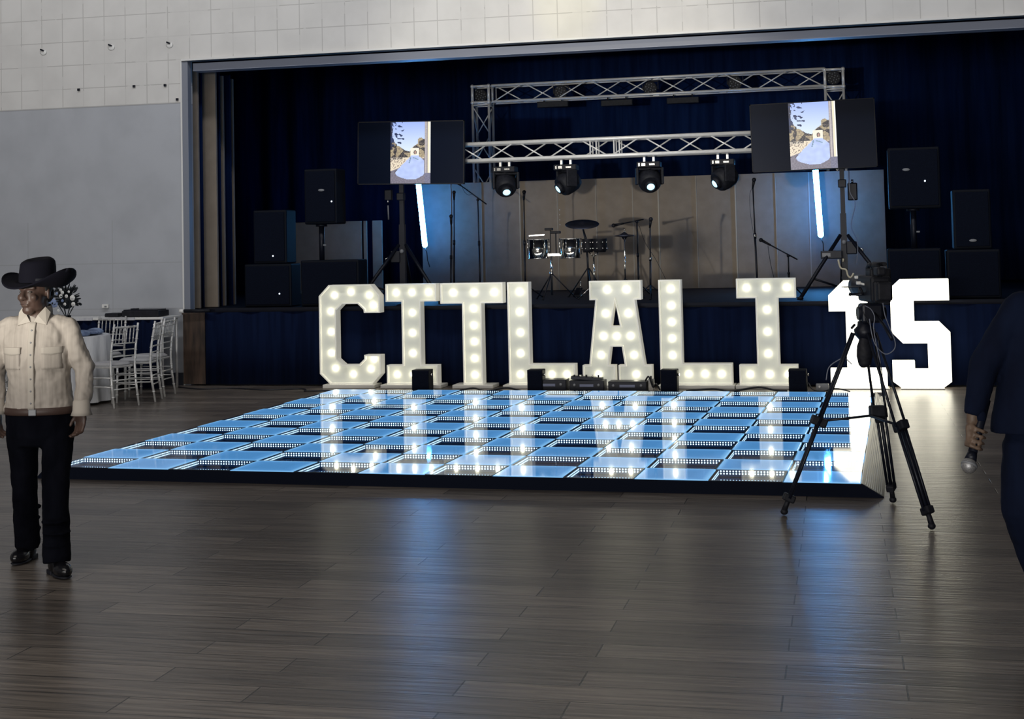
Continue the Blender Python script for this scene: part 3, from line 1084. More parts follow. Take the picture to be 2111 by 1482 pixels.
# ------------------------------------------------------------------ screens with the portrait slide
def picture(x, y):
    """x,y in 0..1 (y up): a bride in a pale blue gown by a stone column"""
    n = noise.noise(Vector((x * 9, y * 16, 3)))
    n2 = noise.noise(Vector((x * 30, y * 50, 9)))
    # column at the right
    if x > .86:
        if y < .17:
            return (.30 + .1 * n2, .30 + .1 * n2, .33 + .1 * n2)
        if x > .935:
            return (.90, .86, .66) if x < .97 else (.96, .95, .90)
        s = .45 + .22 * math.sin((x - .86) * 60) + .08 * n2
        return (s, s * .93, s * .84)
    # gown
    gy = (y - .066) / .38
    if 0 < gy < 1:
        lf = .12 + .40 * max(0, (gy - .28) / .72) ** 1.15 + .30 * max(0, (.28 - gy) / .28) ** 2.2
        rt = .845 - .14 * max(0, (gy - .80) / .2) - .22 * max(0, (.25 - gy) / .25) ** 1.6
        if lf + .008 * n2 < x < rt + .008 * n2:
            s = .97 + .10 * n
            if .46 < x < .52 and .33 < y < .43 and abs((x - .49) - (y - .38) * .45) < .012:
                return (.30, .42, .46)
            if .56 < x < .70 and abs(y - .408 + (x - .62) * .25) < .008:
                return (.35, .48, .52)
            return (.63 * s, .72 * s, .97 * s)
    # torso, hair and face
    if .40 < y < .46 and abs(x - .62) < .10:
        return (.72, .80, .96)
    if (x - .62) ** 2 / .0018 + (y - .505) ** 2 / .0012 < 1:
        return (.62, .46, .33) if (x - .62) ** 2 / .0007 + (y - .502) ** 2 / .0006 < 1 else (.12, .09, .07)
    # white arch behind the head
    if .50 < x < .72 and .41 < y < .575 + .01 * n:
        return (.93, .90, .76)
    # branches at the top left
    if y > .62 and x < .34 and noise.noise(Vector((x * 14, y * 26, 1.5))) > .02 + x * 1.15:
        return (.05, .09, .16)
    if y > .55 and x < .05 + .05 * n2:
        return (.06, .07, .09)
    tl = .60 + .07 * math.sin(x * 9 + 1) + .05 * n + .02 * n2 + (.07 if .68 < x < .86 else 0)
    if y < tl and y > .42:
        if noise.noise(Vector((x * 7, y * 12, 7))) > .02:
            return (.52 + .2 * n2, .45 + .2 * n2, .27 + .1 * n2)
        return (.08, .075, .06) if n2 < .15 else (.25, .22, .15)
    if y <= .42:
        if y > .42 - .5 * (x - .0) * 0 - .04 and x < .3:
            return (.10, .09, .07) if n2 < 0 else (.70, .64, .50)
        if y > .30 + .25 * x - .10:
            return (.88, .80, .62) if n2 > -.2 else (.45, .38, .27)
        if x < .22 and y > .18 and n > -.1:
            return (.16, .13, .10)
        return (.33 + .08 * n2, .31 + .08 * n2, .30 + .08 * n2)
    s = (y - .6) / .4
    return (.76 - .26 * s, .85 - .24 * s, 1.0 - .07 * s)


m = bpy.data.materials.new('screen_picture')
m.use_nodes = True
b = m.node_tree.nodes['Principled BSDF']
ca = nd(m, 'ShaderNodeVertexColor', layer_name='slide')
lk(m, ca.outputs['Color'], b.inputs['Emission Color'])
b.inputs['Emission Strength'].default_value = 1.05
b.inputs['Base Color'].default_value = (.01, .01, .01, 1)
b.inputs['Roughness'].default_value = .3
M['slide'] = m
M['tvscreen'] = mat('tv_black_glass', (.004, .008, .022), .25, spec=.06)


def make_slide(w_, h_):
    nx, ny = 70, 118
    me = bpy.data.meshes.new('slide')
    vs, fs, cols = [], [], []
    for j in range(ny + 1):
        for i in range(nx + 1):
            vs.append((-w_ / 2 + w_ * i / nx, 0, -h_ / 2 + h_ * j / ny))
    for j in range(ny):
        for i in range(nx):
            a = j * (nx + 1) + i
            fs.append((a, a + 1, a + nx + 2, a + nx + 1))
            cols.append(picture((i + .5) / nx, (j + .5) / ny))
    me.from_pydata(vs, [], fs)
    at_ = me.color_attributes.new('slide', 'FLOAT_COLOR', 'CORNER')
    for k, c in enumerate(cols):
        for q in range(4):
            at_.data[k * 4 + q].color = (max(c[0], 0) ** 1.5, max(c[1], 0) ** 1.5, max(c[2], 0) ** 1.25, 1)
    me.materials.append(M['slide'])
    return me


def tv(cor, off, nm):
    # cor: pixel corners tl, tr, br, bl ; built at the stand, true size
    P = [at(u, v, YL - .28) for u, v in cor]
    c = sum(P, Vector()) / 4
    w_ = ((P[1] - P[0]).length + (P[2] - P[3]).length) / 2
    h_ = ((P[3] - P[0]).length + (P[2] - P[1]).length) / 2
    roll = math.atan2((P[1] - P[0]).z + (P[2] - P[3]).z, (P[1] - P[0]).x + (P[2] - P[3]).x)
    t = thing('television', nm, 'television', c, 0, 'widescreen televisions on the crank stands')
    t.rotation_euler = (0, -roll, 0)
    MB().rbox((0, .03, 0), (w_, .05, h_), .008).build('housing', 'black', t)
    mb = MB()
    for s in (-1, 1):
        mb.box((s * (w_ / 2 - .006), 0, 0), (.012, .014, h_))
        mb.box((0, 0, s * (h_ / 2 - .006)), (w_, .014, .012))
    mb.build('bezel', M['black'], t)
    MB().box((0, .001, 0), (w_ - .022, .006, h_ - .022)).build('screen', 'tvscreen', t)
    so = bpy.data.objects.new('picture', make_slide(w_ * .375, h_ - .024))
    C.objects.link(so)
    so.parent = t
    so.location = (off, -.0035, 0)
    MB().box((0, .09, 0), (.35, .08, .3)).build('wall_mount', 'blackmetal', t)
    return t


tl = tv([(737, 251), (956, 248), (958, 379), (738, 381)], -.0, 'left widescreen television showing a woman in a pale gown outdoors')
tr_ = tv([(1546, 216), (1803, 201), (1809, 344), (1550, 356)], -.0, 'right widescreen television showing a woman in a pale gown outdoors')


M['tubeback'] = mat('led_tube_back', (.5, .6, .7), .4, emit=(.04, .30, 1.0), es=22)
YB = 12.98


def led_tube(uv0, uv1, nm):
    a, b2 = at(*uv0, YB), at(*uv1, YB)
    t = thing('light_tube', nm, 'light tube', b2, 0, 'glowing blue white tubes before the beige partition')
    d = a - b2
    mb = MB()
    mb.cap((0, 0, 0), d, .043, .043, 16)
    mb.bm.normal_update()
    for f in mb.bm.faces:
        f.material_index = 0 if f.calc_center_median().y < -.004 else 1
    mb.build('tube', ['tube', 'tubeback'], t)
    MB().tube(d + Vector((0, .0, .03)), d + Vector((0, .02, .12)), .035, n=10).build('end_cap', 'black', t)
    MB().box(d + Vector((0, .21, .10)), (.05, .40, .02)).build('bracket', 'blackmetal', t)
    mb = MB()
    mb.path([(0, 0, -.04), (.03, 0, -.13), (.035, .02, -.25), (.07, .02, -.36)], .008)
    mb.build('cord', 'cable', t)
    return t


led_tube((862, 372), (876, 505), 'blue white light tube glowing below the left television')
led_tube((1681, 350), (1692, 484), 'blue white light tube glowing below the right television')

# ------------------------------------------------------------------ moving head lights


def moving_head(u, pan, tilt, nm, group):
    p = at(u, 330, YL - .02)
    t = thing('moving_light', nm, 'stage light', (p.x, YL - .02, zlo - .11), 0, group)
    for s in (-1, 1):
        mb = MB()
        mb.lathe([(.034, -.014), (.034, .014)], (s * .06, 0, -.0), (1, 0, 0), 12)
        mb.box((s * .06, 0, -.06), (.028, .05, .06))
        mb.build('clamp', 'alud', t)
    MB().rbox((0, 0, -.125), (.30, .22, .075), .012).build('base', 'black', t)
    mb = MB()
    mb.box((-.06, -.113, -.125), (.05, .006, .035)).box((.05, -.113, -.125), (.07, .006, .022)).box((-.115, -.113, -.125), (.018, .006, .04))
    mb.build('display', 'chrome', t)
    MB().lathe([(.07, 0), (.06, -.03)], (0, 0, -.16), (0, 0, 1), 16).build('pan_bearing', 'black', t)
    RZ_ = Matrix.Rotation(pan, 3, 'Z')
    mb = MB()
    for s in (-1, 1):
        mb.rbox(RZ_ @ Vector((s * .160, 0, -.27)), (.035, .15, .22), .012, RZ_)
    mb.rbox(RZ_ @ Vector((0, 0, -.18)), (.30, .12, .03), .01, RZ_)
    mb.build('yoke', 'black', t)
    cen = Vector((0, 0, -.33))
    RT = RZ_ @ Matrix.Rotation(tilt, 3, 'X')
    mb = MB()
    prof = [(.06, .17), (.12, .155), (.145, .10), (.150, .02), (.143, -.06), (.12, -.105)]
    mb.lathe(prof, cen, RT @ Vector((0, 1, 0)), 20)
    hh = mb.build('lamp_head', 'black', t)
    MB().lathe([(.085, -.09), (.07, -.15), (.058, -.155), (.055, -.13)], cen, RT @ Vector((0, 1, 0)), 18).build('lens_barrel', 'black', hh)
    MB().lathe([(.05, -.145), (.045, -.152), (.02, -.158)], cen, RT @ Vector((0, 1, 0)), 18).build('lens', 'lens', hh)
    return t


mg = 'moving head lights under the lower truss'
moving_head(1041, .35, .75, 'black moving light with glowing lens, leftmost under the lower truss', mg)
moving_head(1167, -.95, .55, 'black moving light second from the left under the lower truss', mg)
moving_head(1338, .25, .62, 'black moving light third from the left, its round lens facing forward', mg)
moving_head(1490, -.95, .5, 'black moving light rightmost under the lower truss', mg)

# ------------------------------------------------------------------ loudspeakers


def pa(u0, v0, u1, v1, Y, name, label, group, led=None, badge=None, zbase=None):
    a, b2 = at(u0, v0, Y), at(u1, v1, Y)
    w_, h_ = b2.x - a.x, a.z - b2.z
    zb = b2.z if zbase is None else zbase
    if zbase is not None:
        h_ = a.z - zb
    t = thing(name, label, 'speaker', ((a.x + b2.x) / 2, Y, zb), 0, group)
    MB().rbox((0, .2, h_ / 2), (w_, .36, h_), .018).build('cabinet', 'speakerbox', t)
    MB().rbox((0, .012, h_ / 2), (w_ - .05, .02, h_ - .06), .008).build('grille', 'speaker', t)
    if badge:
        MB().ell((badge[0], -.003, badge[1]), (.045, .006, .018), seg=12, rings=5).build('badge', 'greyplastic', t)
    if led:
        MB().ell((led[0], -.002, led[1]), (.011, .006, .011), seg=8, rings=5).build('power_light', 'led', t)
    return t


YS = 8.02
gs = 'black loudspeakers on the stage'
gw = 'black subwoofers on the stage'
pa(502, 545, 600, 640, YS, 'subwoofer', 'wide black subwoofer at the far left of the stage', gw, zbase=ZS + .004, led=(.17, .17))
pa(618, 537, 740, 640, YS, 'subwoofer', 'wide black subwoofer under the pole speaker, left of the screens', gw, zbase=ZS + .004)
b0 = at(560, 544, YS).z
pa(520, 434, 590, 544, YS + .02, 'loudspeaker', 'black loudspeaker resting on the far left subwoofer', gs, led=(.05, .10), badge=None, zbase=b0 + .003)
pa(625, 349, 694, 461, YS + .02, 'loudspeaker', 'black loudspeaker raised on a pole above the second left subwoofer', gs, led=(.16, .29), badge=(.02, .44))
pa(1829, 513, 1945, 640, YS, 'subwoofer', 'wide black subwoofer under the right pole speaker', gw, zbase=ZS + .004)
pa(1951, 515, 2067, 640, YS, 'subwoofer', 'wide black subwoofer at the far right of the stage', gw, zbase=ZS + .004)
b1 = at(2000, 514, YS).z
pa(1829, 305, 1941, 428, YS + .02, 'loudspeaker', 'large black loudspeaker raised on a pole right of the right screen', gs, led=(.12, .32), badge=(-.09, .46))
pa(1963, 391, 2046, 514, YS + .02, 'loudspeaker', 'black loudspeaker resting on the far right subwoofer', gs, badge=(.0, .10), zbase=b1 + .003)
for u, v0, v1, nm in ((664, 461, 537, 'black pole carrying the left raised loudspeaker'), (1885, 428, 513, 'black pole carrying the right raised loudspeaker')):
    a, b2 = at(u, v0, YS + .2), at(u, v1, YS + .2)
    zb = at(680, 537, YS).z if u < 1000 else at(1885, 513, YS).z
    za = at(660, 461, YS + .02).z if u < 1000 else at(1885, 428, YS + .02).z
    t = thing('speaker_pole', nm, 'speaker pole', (b2.x, YS + .2, zb), 0, 'poles under the raised loudspeakers')
    MB().tube((0, 0, 0), (0, 0, za - zb), .035, n=12).build('shaft', 'blackmetal', t)
    MB().tube((0, 0, za - zb - .035), (0, 0, za - zb - .004), .075, n=14).build('top_flange', 'blackmetal', t)
    MB().tube((.03, -.03, .2), (.07, -.03, .2), .012, n=8).build('locking_pin', 'greyplastic', t)


# ------------------------------------------------------------------ drums and microphones (on the stage)
def tripod_legs(t, h0=.28, R=.26, r=.009, mt='chrome', name='leg', a0=20):
    for k in range(3):
        a = math.radians(a0 + 120 * k)
        e_ = Vector((math.cos(a) * R, math.sin(a) * R, .008))
        lg = MB().tube((math.cos(a) * .015, math.sin(a) * .015, h0), e_, r, n=6).build(name, mt, t)
        MB().ell(e_ + Vector((0, 0, .006)), (.016, .016, .012), seg=8, rings=5).build('rubber_foot', 'black', lg)


YD = 9.45


def gx(u, v=560, Y=YD):
    return at(u, v, Y).x


# timbales
xb = gx(1137)
t = thing('timbales', 'pair of shiny chrome timbales on a tripod stand', 'drums', (xb, YD, ZS))
MB().tube((0, 0, .06), (0, 0, .62), .013, n=10).build('stand_pole', 'chrome', t)
MB().tube((0, 0, .33), (0, 0, .37), .024, n=10).build('collar', 'chrome', t)
tripod_legs(t, .34, .33, .008, 'blackmetal')
zl, zh = at(1137, 533, YD).z - ZS, at(1137, 493, YD).z - ZS
for u in (1110, 1176):
    x = gx(u, 510) - xb
    d = MB().lathe([(.135, 0), (.135, .01), (.130, .012), (.130, zh - zl - .012), (.137, zh - zl - .01), (.137, zh - zl)], (x, 0, zl), (0, 0, 1), 28)
    dr = d.build('drum_shell', 'chrome', t)
    for k in range(6):
        a = k * PI / 3 + .3
        MB().tube((x + .145 * math.cos(a), .145 * math.sin(a), zl + .05), (x + .145 * math.cos(a), .145 * math.sin(a), zh + .005), .006, n=6).build('tension_rod', 'chrome', dr)
    MB().lathe([(.132, 0), (.132, .004)], (x, 0, zh), (0, 0, 1), 24).build('drum_head', 'white', dr)
MB().box((0, 0, .60), (.30, .03, .03)).build('cross_bracket', 'chrome', t)
p = at(1107, 485, YD - .1)
MB().rbox((p.x - xb, -.1, p.z - ZS), (.22, .05, .022), .004, Matrix.Rotation(-.05, 3, 'Y')).build('block_bar', 'chrome', t)
p = at(1142, 479, YD)
mb = MB()
mb.rbox((p.x - xb + .02, 0, p.z - ZS), (.14, .06, .035), .008)
mb.rbox((p.x - xb - .08, .05, p.z - ZS + .045), (.11, .06, .035), .008)
mb.tube((p.x - xb + .02, .02, .6), (p.x - xb + .02, .02, p.z - ZS), .008)
mb.tube((p.x - xb - .06, .05, .6), (p.x - xb - .06, .05, p.z - ZS + .04), .006)
mb.build('cowbell', 'black', t)
# crash cymbal
p = at(1200, 461, YD + .62)
xc = at(1214, 590, YD + .62).x
t = thing('crash_cymbal', 'large dark cymbal tilted on a stand above the drums', 'cymbal', (xc, YD + .62, ZS))
cz = p.z - ZS
pts = [(0, 0, .05), (-.01, 0, cz * .55), (-.03, 0, cz * .8), (p.x - xc, 0, cz - .03)]
mb = MB()
mb.path(pts, [.014, .014, .018, .010], 8)
mb.build('stand_pole', 'blackmetal', t)
axc = Vector((.05, -.30, 1)).normalized()
MB().lathe([(.235, -.012), (.236, -.009), (.12, .004), (.05, .012), (.035, .03), (.01, .035)], (p.x - xc, 0, cz), axc, 32).build('cymbal', 'cymbal', t)
MB().ell((p.x - xc, -.01, cz - .045), (.018, .018, .025), seg=8, rings=6).build('wing_nut', 'chrome', t)
tripod_legs(t, .4, .3, .009, 'blackmetal', a0=50)
# bongos
xg = gx(1226)
t = thing('bongo_drums', 'small dark bongo drums with chrome lugs on a stand', 'drums', (xg, YD - .05, ZS))
z0, z1 = at(1226, 520, YD).z - ZS, at(1226, 492, YD).z - ZS
for dx, r in ((-.075, .078), (.085, .095)):
    dr = MB().lathe([(r * .8, 0), (r, .04), (r, z1 - z0 - .01), (r + .006, z1 - z0)], (dx, 0, z0), (0, 0, 1), 22).build('drum_shell', 'black', t)
    mb = MB()
    for k in range(8):
        a = k * PI / 4 - .2
        mb.ell((dx + (r + .004) * math.cos(a), (r + .004) * math.sin(a), z1 - .05), (.010, .010, .014), seg=8, rings=5)
        mb.ell((dx + (r + .004) * math.cos(a), (r + .004) * math.sin(a), z0 + .05), (.010, .010, .014), seg=8, rings=5)
    mb.build('lugs', 'chrome', dr)
mb = MB()
mb.tube((0, 0, .10), (0, 0, z0 - .05), .011).tube((0, 0, z0 - .06), (-.06, 0, z0), .008).tube((0, 0, z0 - .06), (.06, 0, z0), .008)
mb.build('stand_pole', 'chrome', t)
tripod_legs(t, .2, .22, .008, 'chrome', a0=80)
# hi-hat
p = at(1287, 484, YD)
xh = gx(1289, 580)
t = thing('hi_hat', 'small hi-hat cymbal on a thin chrome stand', 'cymbal', (xh, YD, ZS))
zz = p.z - ZS
MB().tube((0, 0, .05), (p.x - xh, 0, zz - .03), .010, n=8).build('stand_pole', 'chrome', t)
MB().tube((p.x - xh, 0, zz), (p.x - xh, 0, zz + .09), .005, n=6).build('pull_rod', 'chrome', t)
MB().lathe([(.135, -.012), (.136, -.008), (.05, .006), (.035, .022), (.015, .03), (.012, .04)], (p.x - xh, 0, zz), (0, 0, 1), 28).build('cymbal', 'cymbal', t)
MB().lathe([(.02, -.06), (.04, -.03), (.135, -.018), (.136, -.014)], (p.x - xh, 0, zz), (0, 0, 1), 28).build('cymbal', 'cymbal', t)
tripod_legs(t, .26, .24, .008, 'blackmetal', a0=10)
# kick pedal
p = fl(1192, 612, ZS)
t = thing('kick_pedal', 'small dark foot pedal standing on the stage by the drums', 'pedal', (p.x, p.y, ZS + .003))
MB().rbox((0, 0, .012), (.10, .28, .02), .005).build('base_plate', 'blackmetal', t)
MB().rbox((0, 0, .07), (.09, .27, .014), .004, Matrix.Rotation(.35, 3, 'X')).build('footboard', 'blackmetal', t)
MB().tube((0, .12, .02), (.03, .06, .22), .007, n=6).build('beater', 'chrome', t)


def mic_stand(u, vbase, vtop, Y, label, boom=None, mic='straight', mt='blackmetal', utop=None, clip=None):
    X = at(u, vbase, Y).x
    t = thing('microphone_stand', label, 'microphone stand', (X, Y, ZS), 0, 'microphone stands on the stage')
    T = at(utop if utop else u, vtop, Y)
    top = Vector((T.x - X, 0, T.z - ZS))
    MB().tube((0, 0, .01), top * .55, .013, n=8).build('lower_pole', mt, t)
    MB().tube(top * .5, top, .009, n=8).build('upper_pole', mt, t)
    MB().tube(top * .53, top * .58, .018, n=8).build('clutch', mt if not clip else 'chrome', t)
    tripod_legs(t, .18, .24, .009, 'blackmetal', a0=random.uniform(0, 100))
    head = top
    if boom:
        a, b2 = at(*boom[0], Y), at(*boom[1], Y)
        A = Vector((a.x - X, 0, a.z - ZS))
        B = Vector((b2.x - X, 0, b2.z - ZS))
        MB().tube(A, B, .009, n=8).build('boom_arm', mt, t)
        MB().ell(top, (.022, .022, .022), seg=8, rings=6).build('boom_joint', mt, t)
        head = A
        d = (A - B).normalized()
    else:
        d = Vector((.15, -.5, .6)).normalized()
    if mic:
        mc = MB()
        mc.tube(head - d * .02, head + d * .10, .013, .020, n=10)
        mo = mc.build('microphone', 'black', t)
        MB().ell(head + d * .125, (.028, .028, .028), seg=12, rings=8).build('mic_grille', 'black', mo)
    return t


mic_stand(990, 590, 412, 10.6, 'microphone stand with long boom arm pointing up left', ((948, 381), (1003, 421)), mic='m', utop=985)
mic_stand(936, 590, 410, 10.9, 'dim microphone stand with a drooping head at the left of the beige partition', None, 'm', utop=936)
mic_stand(929, 590, 460, 9.9, 'short dim microphone stand in front of the taller one at left', None, 'm', utop=930)
mic_stand(1083, 595, 410, 10.3, 'straight microphone stand left of the chrome timbales', None, 'm', utop=1080)
mic_stand(1317, 597, 457, 10.2, 'boom microphone stand right of the hi-hat with arm pointing left', ((1283, 461), (1327, 452)), 'm', utop=1313)
mic_stand(1341, 605, 467, 9.1, 'straight microphone stand with a pale grip beside the drums', None, 'm', utop=1340, clip=True)
mic_stand(1562, 600, 386, 9.5, 'tall straight microphone stand left of the right light tube', None, 'm', utop=1552, clip=True)
mic_stand(1627, 600, 527, 10.0, 'short boom microphone stand with round mic pointing left', ((1586, 504), (1644, 535)), 'm', utop=1625)
cab('microphone_cable', 'thin black cable hanging from the boom microphone at the right', [at(u, v, 10.0 - .02) for u, v in ((1583, 506), (1588, 540), (1596, 575), (1603, 600))], .004)
cab('microphone_cable', 'thin black cable sloping down behind the hi-hat', [at(u, v, 10.15) for u, v in ((1318, 466), (1330, 500), (1352, 535), (1372, 575))], .004)
cab('microphone_cable', 'thin looping cable under the long left boom arm', [at(u, v, 10.55) for u, v in ((953, 386), (958, 396), (966, 402), (975, 399))], .003)
cab('microphone_cable', 'thin cable running down beside the tall microphone stand', [at(u, v, 9.47) for u, v in ((1551, 388), (1546, 400), (1547, 440), (1553, 480), (1557, 520))], .003)

# ------------------------------------------------------------------ tables and chairs at the left
TC = Vector((-3.08, 5.25, 0))
t = thing('round_table', 'round banquet table hidden under its white cloth, beside the silver chairs', 'table', TC)
MB().lathe([(.71, .735), (.71, .76)], (0, 0, 0), (0, 0, 1), 40).build('tabletop', 'wood', t)
MB().tube((0, 0, .02), (0, 0, .735), .05, n=12).build('pedestal', 'blackmetal', t)
MB().lathe([(.3, .0), (.3, .02), (.06, .05)], (0, 0, 0), (0, 0, 1), 24).build('base', 'blackmetal', t)
mb = MB()
n = 96
rows = []
for z, rr, am in ((.764, .0, 0), (.768, .5, 0), (.768, .72, 0), (.76, .73, .002), (.55, .735, .012), (.3, .75, .025), (.03, .765, .035)):
    if rr == 0:
        rows.append([mb.bm.verts.new((0, 0, z + .003))])
        continue
    rows.append([mb.bm.verts.new(((rr + am * math.sin(14 * 2 * PI * i / n + 1.3 * math.sin(3 * 2 * PI * i / n))) * math.cos(2 * PI * i / n),
                                  (rr + am * math.sin(14 * 2 * PI * i / n + 1.3 * math.sin(3 * 2 * PI * i / n))) * math.sin(2 * PI * i / n), z)) for i in range(n)])
for i in range(n):
    mb._f([rows[0][0], rows[1][i], rows[1][(i + 1) % n]], True)
for a, b2 in zip(rows[1:], rows[2:]):
    mb.bridge(a, b2)
o = mb.build('tablecloth', 'cloth', loc=TC)
tag(o, 'white cloth falling in folds over the round table', 'tablecloth')
mb = MB()
for k in range(10):
    a = -1.5 + .25 * k
    mb.ell((.56 * math.cos(a), .56 * math.sin(a), .800), (.11, .10, .02 + .012 * (k % 3)), Matrix.Rotation(a + k, 3, 'Z'), 10, 6)
o = mb.build('table_runner', 'bluecloth', loc=TC, remesh=.012, smooth=3)
tag(o, 'crumpled pale blue fabric lying on the round white table', 'fabric')
p = at(132, 650, 5.0)
VZ = .772
vx = Vector((-2.66, 5.0, VZ))
t = thing('glass_vase', 'clear glass vase with the flower bouquet, half behind the man in the hat', 'vase', vx)
MB().lathe([(.06, 0), (.05, .01), (.02, .05), (.035, .15), (.05, .24), (.045, .24), (.03, .15), (.016, .05), (.0, .02)], (0, 0, 0), (0, 0, 1), 20).build('glass', 'vase', t)
fb = thing('flower_bouquet', 'bouquet of white and pale blue flowers with dark leaves behind the hat', 'flowers', vx + Vector((0, 0, .25)))
random.seed(3)
mb = MB()
for k in range(190):
    a, b2 = random.uniform(0, 2 * PI), random.uniform(-.5, 1.3)
    d = Vector((math.cos(a) * math.cos(b2), math.sin(a) * math.cos(b2), math.sin(b2)))
    L = random.uniform(.06, .24)
    c = Vector((0, 0, .17)) + d * L * .7
    mb.ell(c, (.012 * random.uniform(.5, 1.4), .022 + .040 * random.random() ** 2, .006), d.to_track_quat('Y', 'Z').to_matrix() @ Matrix.Rotation(random.uniform(0, 3), 3, 'Y'), 6, 4)
mb.ell((0, 0, .14), (.085, .09, .08), seg=10, rings=7)
mb.build('leaves', 'leaf', fb)
for k, (dx, dz, r, mt) in enumerate([(-.13, .17, .055, 'petalb'), (-.08, .13, .05, 'petalb'), (-.16, .13, .04, 'petalw'), (.02, .25, .024, 'petalw'), (.07, .21, .022, 'petalw'), (.145, .19, .036, 'petalw'),
                                     (.05, .12, .02, 'petalw'), (.10, .26, .016, 'petalw'), (-.05, .24, .018, 'petalb'), (.02, .16, .018, 'petalb'), (.155, .12, .028, 'petalw'), (.0, .21, .026, 'petalw'), (-.03, .05, .02, 'petalw'), (.0, .28, .02, 'petalw')]):
    mb = MB()
    for q in range(7):
        a = q * 2 * PI / 7
        mb.ell((dx + r * .45 * math.cos(a), -.13, dz + r * .45 * math.sin(a)), (r * .5, r * .25, r * .5), seg=8, rings=5)
    mb.ell((dx, -.14, dz), (r * .45, r * .35, r * .45), seg=8, rings=5)
    mb.build('flower', mt, fb)
mb = MB()
for k in range(9):
    a = k * .8
    mb.path([(.02 * math.cos(a), .02 * math.sin(a), -.22), (.03 * math.cos(a), .03 * math.sin(a), 0), (.10 * math.cos(a), .1 * math.sin(a), .12)], .004, 5)
mb.build('stems', 'leaf', fb)


def bamboo(mb, p0, p1, r=.012, knots=3):
    mb.tube(p0, p1, r, n=8)
    p0, p1 = Vector(p0), Vector(p1)
    for k in range(knots):
        c = p0.lerp(p1, (k + .7) / (knots + .4))
        d = (p1 - p0).normalized() * .006
        mb.tube(c - d, c + d, r * 1.3, n=8)


def chair():
    """local: back at -y side (the sitter faces +y); x across"""
    t = thing('chiavari_chair', '', 'chair')
    w_, wf = .185, .20
    for s in (-1, 1):
        mb = MB()
        pts = [(s * w_, -.245, .0), (s * w_ * .98, -.205, .25), (s * w_ * .97, -.19, .45), (s * w_ * .98, -.205, .65), (s * w_ * .96, -.25, .92)]
        mb.path(pts, [.012, .014, .014, .013, .012], 8)
        for z in (.12, .25, .36, .53, .62, .74, .84):
            for a, b2 in zip(pts, pts[1:]):
                if a[2] <= z < b2[2]:
                    f = (z - a[2]) / (b2[2] - a[2])
                    c = Vector(a).lerp(Vector(b2), f)
                    mb.tube(c - Vector((0, 0, .006)), c + Vector((0, 0, .006)), .018, n=8)
        mb.build('back_post', 'silver', t)
        mb = MB()
        bamboo(mb, (s * wf, .19, 0), (s * wf * .97, .18, .44), .013, 3)
        mb.build('leg', 'silver', t)
    mb = MB()
    mb.loft([(.435, 0, 0, .205, .20, 4), (.45, 0, 0, .21, .205, 4), (.455, 0, 0, .20, .195, 4)], 28, False)
    mb.build('seat_frame', 'silver', t)
    MB().loft([(.456, 0, .005, .19, .185, 3.4), (.475, 0, .005, .195, .19, 3.4), (.492, 0, .005, .17, .165, 3)], 28).build('seat_cushion', 'seat', t)
    mb = MB()
    bamboo(mb, (-w_, -.238, .88), (w_, -.238, .88), .011, 4)
    mb.build('top_rail', 'silver', t)
    for z, y in ((.70, -.213), (.63, -.203), (.56, -.197)):
        MB().tube((-w_, y, z), (w_, y, z), .008, n=6).build('cross_rail', 'silver', t)
    for k in range(6):
        x = -.13 + .052 * k
        mb = MB()
        bamboo(mb, (x, -.213, .70), (x, -.236, .88), .0065, 2)
        mb.build('spindle', 'silver', t)
    for z in (.20, .30):
        mb = MB()
        mb.tube((-w_, -.21, z), (w_, -.21, z), .008, n=6).tube((-wf, .185, z), (wf, .185, z), .008, n=6)
        mb.tube((-w_, -.21, z + .03), (-wf, .185, z + .03), .008, n=6).tube((w_, -.21, z + .03), (wf, .185, z + .03), .008, n=6)
        mb.build('stretcher', 'silver', t)
    return t


c0 = chair()
spots = [(fl(232, 843), fl(290, 835), 'silver chiavari chair in front, its spindled back facing the camera'),
         (fl(318, 830), fl(337, 821), 'silver chiavari chair second from the right beside the round table'),
         (fl(341, 818), fl(361, 812), 'silver chiavari chair furthest right, nearest the wooden panel')]
fl_c = []
for i, (a, b2, nm) in enumerate(spots):
    d = (b2 - a)
    d.z = 0
    d.normalize()
    nrm = Vector((-d.y, d.x, 0))          # towards the table
    if nrm.x > 0:
        nrm = -nrm
    mid = (a + b2) / 2
    c = c0 if i == 0 else copy_tree(c0)
    c.location = (mid.x + nrm.x * .245, mid.y + nrm.y * .245, 0)
    c.rotation_euler = (0, 0, math.atan2(nrm.y, nrm.x) - PI / 2)
    tag(c, nm, 'chair', 'silver chairs round the white table')
for loc, ang, nm in (((-2.97, 6.42, 0), math.atan2(5.25 - 6.42, .02), 'silver chiavari chair on the far side, before the buffet table'),
                     ((-2.75, 4.13, 0), math.atan2(5.25 - 4.13, -.2), 'silver chiavari chair mostly hidden behind the man in the hat')):
    c = copy_tree(c0)
    c.location = loc
    c.rotation_euler = (0, 0, ang - PI / 2)
    tag(c, nm, 'chair', 'silver chairs round the white table')
